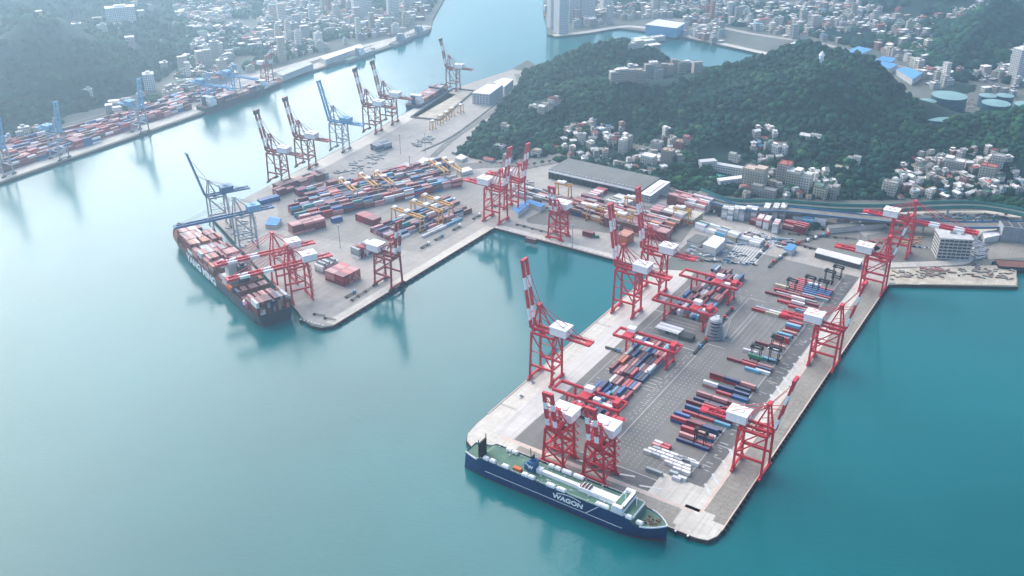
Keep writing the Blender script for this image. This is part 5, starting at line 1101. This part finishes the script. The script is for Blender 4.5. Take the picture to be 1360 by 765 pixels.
for u, v, w_, d_, hh, lb in ((745, 44, 20, 24, 78, 'tall white tower block at the tip of the far quay, front one'), (734, 36, 18, 18, 62, 'white tower block at the left tip of the far quay'), (760, 28, 24, 20, 80, 'tall white tower block behind the front one at the far quay'), (778, 26, 30, 20, 70, 'broad white block right of the far quay towers'), (804, 18, 20, 16, 66, 'bluish tower block at the far right of the quay towers'), (522, 22, 22, 18, 55, 'bluish office tower near the left shore bend'), (476, 28, 20, 18, 45, 'cream tower block in the left city'), (488, 24, 18, 18, 50, 'taller cream tower block in the left city'), (1349, 106, 22, 18, 50, 'pale pink tower block at the right edge above the tanks'), (162, 28, 50, 20, 24, 'large white institute building on the left wooded hill'), (200, 120, 16, 14, 26, 'cream block at the foot of the left hill')):
    x, y, z = GH(u, v); t = thing('tower_block', lb, 'tower block', (x, y, z), .4); mb = MB(); mb.box(0, 0, hh / 2 - 2, w_, d_, hh + 4); o = obj('wall', mb, t, mats=M['facade']); o.color = (.6, .58, .56, 1); mb = MB(); mb.box(0, 0, hh + .6, w_ + .6, d_ + .6, 1); mb.box(0, 0, hh + 2.6, w_ * .4, d_ * .4, 3); obj('roof', mb, t, mats=M['roofwhite'])
# far town as one mass
def town(polys, spacing, hmin, hmax, name, label):
    wall = MB(); rt = random.Random(4); npt = 0
    for poly, dens, tall in polys:
        P = g(poly) if not callable(poly) else poly(); xs = [p[0] for p in P]; ys = [p[1] for p in P]; x0, x1, y0, y1 = min(xs), max(xs), min(ys), max(ys)
        gx = np.arange(x0, x1, spacing); gy = np.arange(y0, y1, spacing); X, Y = np.meshgrid(gx, gy); X = X.ravel() + rs.uniform(-.4, .4, X.size) * spacing; Y = Y.ravel() + rs.uniform(-.4, .4, Y.size) * spacing
        k = inpoly(X, Y, P) & (np.abs(X) < .58 * Y + 60) & (rs.rand(X.size) < dens) & (vnoise(X, Y, 90, 33) > .22) & ~inpoly(X, Y, HL[2].P) & ~(inpoly(X, Y, HL[3].P) & (rs.rand(X.size) > .06)); X, Y = X[k], Y[k]; Zt = hgt(X, Y)
        for x, y, z in zip(X, Y, Zt):
            n = rt.choice([1, 2, 2, 3, 3, 4, 4, 5]); n = n + (rt.randint(3, 9) if rt.random() < tall else 0); hh = n * 3.2; w_, d_ = rt.uniform(7, 16), rt.uniform(6, 11)
            c = shade(BC[rt.choice(WCH)], rt, .75, 1.2); r_ = shade(RCOL[rt.choice(RCH)], rt, .75, 1.2, .9); rz = .5 + rt.uniform(-.2, .2)
            wall.box(x, y, z + hh / 2 - 2, w_, d_, hh + 4, 0, rz, c); wall.box(x, y, z + hh + .2, w_ + .5, d_ + .5, .5, 1, rz, r_); npt += 1
            if rt.random() < .5: wall.box(x + rt.uniform(-2, 2), y, z + hh + 1.8, w_ * .4, d_ * .5, 3, 0, rz, c)
    tag(obj(name, wall, mats=[M['facadec'], M['roofc']]), label, 'town', kind='stuff'); print(name, npt)
TS = 15
town([([(235, 95), (262, 70), (330, 62), (345, 30), (360, -10), (590, -40), (575, 6), (560, 26), (520, 48), (440, 62), (400, 78), (350, 90), (268, 120), (240, 128)], .85, .10), ([(-20, 200), (60, 168), (150, 142), (235, 122), (262, 108), (310, 100), (250, 128), (60, 186), (-20, 206)], .75, 0), ([(232, 8), (345, -8), (320, 40), (330, 64), (262, 68), (240, 50)], .5, 0)], 15, 1, 5, 'far_town', 'hazy dense town along the opposite shore of the harbour')
town([([(760, 20), (730, 2), (730, -40), (1500, -50), (1500, 110), (1380, 118), (1300, 112), (1240, 118), (1205, 88), (1150, 60), (1100, 56), (1050, 52), (960, 34), (960, 60), (905, 46), (915, 24), (850, 26), (800, 36), (765, 44)], .72, .05), ([(1255, 112), (1400, 118), (1400, 150), (1350, 140), (1280, 118)], .3, .02)], 16, 1, 5, 'far_town', 'hazy dense town filling the valley behind the inner channel')
town([(lambda: [GH(u, v)[:2] for u, v in ((-20, 150), (60, 150), (235, 110), (235, 70), (330, 60), (330, 0), (0, 0), (-20, 60))], .045, 0), (lambda: [GH(u, v)[:2] for u, v in ((235, 30), (290, 10), (340, 20), (300, 55), (255, 60))], .35, 0), (lambda: [GH(u, v)[:2] for u, v in ((125, 75), (165, 55), (200, 60), (165, 82))], .3, 0), (lambda: [GH(u, v)[:2] for u, v in ((0, 15), (60, 8), (60, 2), (0, 4))], .5, 0), (lambda: [GH(u, v)[:2] for u, v in ((80, 22), (160, 24), (220, 30), (160, 38), (80, 32))], .25, 0)], 22, 1, 4, 'far_town', 'scattered pale houses on the wooded hills of the left shore')
# trees among the far towns
def scatter(poly, n, r, label, name='trees', z=0):
    P = g(poly); xs = [p[0] for p in P]; ys = [p[1] for p in P]; x = rs.uniform(min(xs), max(xs), n * 3); y = rs.uniform(min(ys), max(ys), n * 3); k = inpoly(x, y, P) & (vnoise(x, y, 60, 71) > .5); x, y = x[k][:n], y[k][:n]
    leafcloud(name, x, y, hgt(x, y) + r * .4, r * (.6 + .7 * rs.rand(len(x))), leafcol(x, y, 3), 1, label)
scatter([(240, 125), (240, 80), (330, 60), (345, -10), (590, -20), (560, 30), (440, 62), (350, 88)], 2600, 8, 'hazy clumps of trees between the houses of the left shore town')
scatter([(-20, 208), (60, 168), (235, 118), (300, 104), (250, 124), (60, 182), (-20, 210)], 700, 6, 'hazy trees in the strip of houses behind the opposite container yard')
scatter([(232, 8), (345, -8), (320, 40), (330, 64), (262, 68), (240, 50)], 900, 8, 'hazy trees on the pass between the two left shore hills')
scatter([(770, 22), (740, -20), (1420, -20), (1420, 110), (1250, 112), (1200, 85), (1100, 52), (960, 32)], 3600, 9, 'hazy clumps of trees between the houses behind the inner channel')
scatter([(925, 262), (930, 240), (990, 240), (1120, 262), (1420, 258), (1420, 280), (1180, 275), (1030, 271)], 700, 3.6, 'green shrubs and trees along the foot of the viaduct')
scatter([(735, 213), (745, 205), (870, 232), (930, 252), (925, 262), (860, 240), (800, 224)], 420, 3.6, 'green trees between the village and the curved road')
scatter([(1060, 300), (1180, 292), (1240, 290), (1240, 298), (1100, 306), (1060, 306)], 120, 3, 'dark shrubs under the elevated road')
# individual road trees
tp = None; TV = [ico(1, 30 + k) for k in range(12)]
def tree(x, y, z, s, label):
    global tp
    t = thing('tree', label, 'tree', (x, y, z), rb.uniform(0, 6), 'trees along the lower road')
    if tp is None:
        mb = MB(); mb.cyl(0, 0, 0, 4, .35, 7, r2=.2); mb.beam((0, 0, 3), (1.2, .6, 5.2), .18); mb.beam((0, 0, 3), (-1, -.6, 5), .18); tm = mb.mesh('trunk', M['trunk'])
        mb = MB(); r_ = random.Random(2)
        for k in range(12):
            V, F = TV[k]; cx, cy, cz, rr = r_.uniform(-1.9, 1.9), r_.uniform(-1.9, 1.9), 5 + r_.uniform(-1.2, 1.9), r_.uniform(.9, 1.7); g_ = r_.uniform(.7, 1.5); mb.add([(cx + v[0] * rr, cy + v[1] * rr, cz + v[2] * rr) for v in V.tolist()], [tuple(f) for f in F.tolist()], 0, (.022 * g_, .065 * g_, .035 * g_))
        tp = (tm, mb.mesh('crown', M['leaf']))
    obj('trunk', tp[0], t); obj('crown', tp[1], t); t.scale = (s, s, s)
roadpath = [(700, 224), (745, 216), (790, 217), (840, 233), (880, 246), (915, 262), (940, 282)]
k_ = 0
for i in range(28):
    f_ = i / 27 * (len(roadpath) - 1.001); j = int(f_); u = roadpath[j][0] + (roadpath[j + 1][0] - roadpath[j][0]) * (f_ - j); v = roadpath[j][1] + (roadpath[j + 1][1] - roadpath[j][1]) * (f_ - j) - 1.5
    x, y = G(u, v); k_ += 1; tree(x, y, 0, rb.uniform(.6, 1), f'small green tree, {ordn(k_)} from left along the road behind the warehouse')
# ================================================================ VEHICLES AND SMALL THINGS
VP = {}
def truck_proto(kind, col):
    key = (kind, col)
    if key in VP: return VP[key]
    parts = []
    def part(n_, mb, m): parts.append((n_, mb.mesh(n_, m)))
    if kind == 'truck':
        mb = MB(); mb.b2(5.2, 7.4, -1.2, 1.2, .6, 3.1); mb.b2(7.35, 7.45, -1, 1, 1.8, 2.7, 1); part('cab', mb, [M[col], M['glass']])
        mb = MB(); mb.b2(-6.6, 5, -.5, .5, .8, 1.2); mb.b2(-6.6, 5, -1.2, 1.2, 1.2, 1.35); part('chassis', mb, M['black'])
        for x in (-5.6, -4.2, 3.6, 6.4): mb = MB(); mb.box(x, -1, .5, .95, .4, .95); mb.box(x, 1, .5, .95, .4, .95); mb.box(x, 0, .5, .2, 1.8, .2); part('axle', mb, M['rubber'])
    elif kind == 'trailer':
        mb = MB(); mb.b2(-6.2, 6.2, -1.2, -.8, 1.0, 1.3); mb.b2(-6.2, 6.2, .8, 1.2, 1.0, 1.3)
        for x in (-6, -3, 0, 3, 6): mb.b2(x - .2, x + .2, -1.2, 1.2, 1.0, 1.3)
        for x in (-5, -3.7): mb.box(x, -1, .5, .95, .4, .95); mb.box(x, 1, .5, .95, .4, .95)
        part('frame', mb, M['black'])
    else:
        mb = MB(); mb.b2(-2.2, 2.2, -.9, .9, .35, .95); part('body', mb, M[col]); mb = MB(); mb.b2(-1.3, 1, -.8, .8, .95, 1.5); part('cabin', mb, M['glass'])
    VP[key] = parts; return parts
VC = {}
def vehicle(kind, col, p, azd, where, cn):
    t = thing(kind, '', 'truck' if kind == 'truck' else kind, (*G(*p), .2), rz_az(azd), {'truck': 'trucks in the yards', 'trailer': 'empty trailers in the yards', 'car': 'cars in the yards'}[kind]); 
    for n_, me in truck_proto(kind, col): obj(n_, me, t)
    VC.setdefault((kind, cn, where), []).append((p[0], t))
rv = random.Random(17)
for (u, v), azd, w_ in [((733, 470), 33, 0), ((813, 465), 123, 0), ((855, 640), 123, 0)]: vehicle('truck', 'pblue', (u, v), azd, 'on the pale left apron', 'blue') if w_ == 0 and u < 840 else None
def vrow(kind, p0, p1, n, azd, where, cols):
    for i in range(n):
        c, cn = rv.choice(cols); t = (i + rv.uniform(-.2, .2)) / max(1, n - 1); vehicle(kind, c, (p0[0] + (p1[0] - p0[0]) * t, p0[1] + (p1[1] - p0[1]) * t), azd + rv.uniform(-4, 4), where, cn)
WH = [('white', 'white'), ('white', 'white'), ('pblue', 'blue'), ('red', 'red')]
vrow('truck', (926, 466), (968, 416), 6, 33, 'on the road beside the round tower', [('white', 'white'), ('red', 'red'), ('pblue', 'blue')])
vrow('truck', (1025, 352), (1045, 336), 4, 33, 'at the right of the truck lanes', WH); vrow('truck', (1008, 340), (1016, 332), 2, 33, 'on the truck lanes', WH)
vrow('trailer', (1030, 318), (1105, 338), 8, 123, 'by the gate sheds', [('black', 'black')]); vrow('trailer', (1055, 312), (1130, 318), 7, 110, 'by the curved inner road', [('black', 'black')])
vrow('truck', (1055, 325), (1135, 300), 9, 70, 'along the inner road left of the lowered crane', WH); vrow('trailer', (490, 385), (470, 398), 3, 33, 'on the far basin quay', [('black', 'black')])
vrow('trailer', (425, 420), (436, 424), 2, 110, 'on the rounded terminal tip', [('red', 'red')]); vrow('truck', (466, 392), (472, 388), 1, 33, 'near the straight basin quay', [('pblue', 'blue')])
vrow('truck', (560, 330), (680, 262), 6, 33, 'on the road behind the lone red crane', WH); vrow('truck', (880, 262), (960, 288), 6, 110, 'on the road right of the warehouse', WH)
vrow('truck', (790, 208), (850, 226), 5, 118, 'parked behind the long warehouse', [('white', 'white'), ('pblue', 'blue')]); vrow('car', (1160, 322), (1230, 330), 9, 98, 'on the yard of the concrete building', WH + [('black', 'black')])
vrow('car', (905, 345), (1000, 352), 12, 123, 'beside the port offices', WH + [('black', 'black')]); vrow('car', (1195, 300), (1330, 292), 12, 95, 'under the elevated road', WH + [('black', 'black')]); vrow('trailer', (690, 300), (735, 312), 5, 123, 'on the back quay of the basin', [('black', 'black')])
vrow('car', (710, 505), (690, 530), 2, 33, 'beside the leftmost pier crane', WH); vrow('car', (640, 216), (700, 218), 6, 98, 'on the road at the foot of the wood', WH)
for (kind, cn, where), l in VC.items():
    l.sort(key=lambda e: e[0])
    for i, (u, t) in enumerate(l): t['label'] = f"{cn} {kind} {where}" + ('' if len(l) == 1 else f", {ordn(i + 1)} such from left")
# old small gantries, material piles, scrap
for i, p in enumerate(((575, 172), (585, 165), (593, 160), (600, 155), (612, 150))): rtg(p, 35, f'old grey gantry, {ordn(i + 1)} from left beside the gravel lot', 12, .6, 'old gantries beside the gravel lot')
def pile(poly, n, label, cols, zz=.1, hmax=1.6, name='scrap_pile', lmin=2, lmax=8):
    P = g(poly); xs = [p[0] for p in P]; ys = [p[1] for p in P]; mb = MB(); k = 0; tr = 0
    while k < n and tr < n * 30:
        tr += 1; x, y = rv.uniform(min(xs), max(xs)), rv.uniform(min(ys), max(ys))
        if inpoly(np.array([x]), np.array([y]), P)[0]: mb.box(x, y, zz + hmax * .3, rv.uniform(lmin, lmax), rv.uniform(.5, 2.2), rv.uniform(.4, hmax), 0, rv.gauss(R(-10), .5), rv.choice(cols)); k += 1
    tag(obj(name, mb, mats=M['paintc']), label, 'pile', kind='stuff')
DK = [(.12, .11, .10), (.22, .17, .12), (.30, .26, .20), (.06, .06, .06), (.20, .08, .05)]
pile([(1182, 372), (1186, 360), (1285, 358), (1288, 366)], 55, 'scattered timber and steel scrap on the sand lot', DK); pile([(1285, 368), (1290, 350), (1345, 355), (1345, 374)], 45, 'dark scrap heap at the right end of the sand lot', DK)
pile([(1292, 345), (1294, 318), (1310, 318), (1310, 345)], 120, 'grey blocks stored beside the curved access road', [(.12, .14, .17), (.2, .22, .25)]); pile([(1195, 325), (1200, 316), (1226, 314), (1222, 324)], 30, 'orange and tan steel parts beside the lowered crane', [(.4, .2, .05), (.5, .15, .05), (.3, .25, .1)])
pile([(1225, 356), (1250, 356), (1250, 361), (1225, 361)], 26, 'rust red steel sheets at the edge of the sand lot', [(.25, .05, .035)], lmin=5); pile([(440, 232), (470, 215), (500, 200), (520, 205), (480, 230)], 60, 'loose steel frames on the far terminal', [(.2, .22, .22), (.3, .3, .3), (.15, .15, .14)])
pile([(545, 188), (575, 180), (575, 192), (550, 196)], 50, 'grey heap of parts beside the road to the gravel lot', [(.15, .15, .15), (.3, .29, .27)]); pile([(600, 205), (640, 190), (660, 200), (640, 210)], 60, 'clutter of small sheds and goods at the foot of the wood', [(.5, .5, .5), (.2, .2, .25), (.4, .15, .12)], hmax=4)
pile([(300, 300), (325, 290), (345, 320), (320, 335)], 25, 'pale steel frames on the quay beside the container ship', [(.4, .42, .42), (.25, .3, .35)]); pile([(1255, 150), (1290, 130), (1320, 150), (1290, 158)], 40, 'brown works yard between the oil tanks', [(.35, .22, .13), (.4, .33, .25)])
pile([(905, 345), (915, 325), (980, 335), (1010, 355), (990, 352)], 70, 'parked equipment and pallets beside the port offices', [(.6, .6, .6), (.2, .2, .2), (.1, .2, .3)], hmax=2.4); pile([(955, 322), (1000, 328), (1060, 330), (1050, 318), (990, 308)], 110, 'jumble of crates and vehicles behind the truck lanes', [(.6, .6, .6), (.25, .26, .28), (.1, .1, .1), (.3, .1, .1), (.12, .25, .35)], hmax=2.8)
pile([(640, 262), (700, 240), (745, 262), (735, 285), (690, 262)], 110, 'mixed goods stored behind the paired cranes of the basin corner', [(.6, .6, .6), (.25, .05, .05), (.12, .12, .12), (.3, .3, .3)], hmax=2.6); pile([(1190, 285), (1340, 285), (1340, 291), (1190, 292)], 50, 'low huts and goods between the two elevated roads', [(.5, .5, .5), (.1, .3, .3), (.3, .1, .1), (.15, .15, .15)], hmax=3)
shed('white_tarp_store', 'white covered store beside the yellow gantry at the far field', 'shed', [(552, 217), (562, 210), (578, 214), (568, 222)], 4, 'roofwhite'); shed('open_shed', 'low green roofed shed behind the large container field', 'shed', [(524, 226), (540, 216), (547, 219), (531, 229)], 4, 'wall'); shed('hut', 'small white roofed hut right of the far container field', 'shed', [(608, 226), (622, 222), (628, 226), (614, 230)], 4, 'roofwhite')
shed('tarp_store', 'bright blue covered store beside the container ship', 'shed', [(352, 299), (358, 288), (374, 291), (368, 300)], 4, 'roofblue') ; shed('boat_shed', 'small white boat shed at the foot of the wood', 'shed', [(604, 210), (612, 205), (621, 209), (613, 213)], 3.5, 'roofwhite')
for i, (u, v) in enumerate(((532, 205), (565, 203), (700, 268), (1040, 300), (1140, 330), (545, 235), (820, 330), (452, 330), (760, 330))):
    mb = MB(); mb.beam((0, 0, 0), (0, 0, 26), .5); mb.box(0, 0, 26, 3.5, 1, .8); tag(obj('light_mast', mb, None, (*G(u, v), 0), FR, M['steel']), ['grey light mast left of the far white store', 'grey light mast by the white store', 'light mast beside the blue roofed shed', 'light mast by the white container stacks', 'light mast beside the rear workshop', 'light mast behind the large container field', 'light mast at the basin back quay right part', 'light mast on the open far yard by the container block', 'light mast at the basin back quay middle'][i], 'light mast', 'light masts')
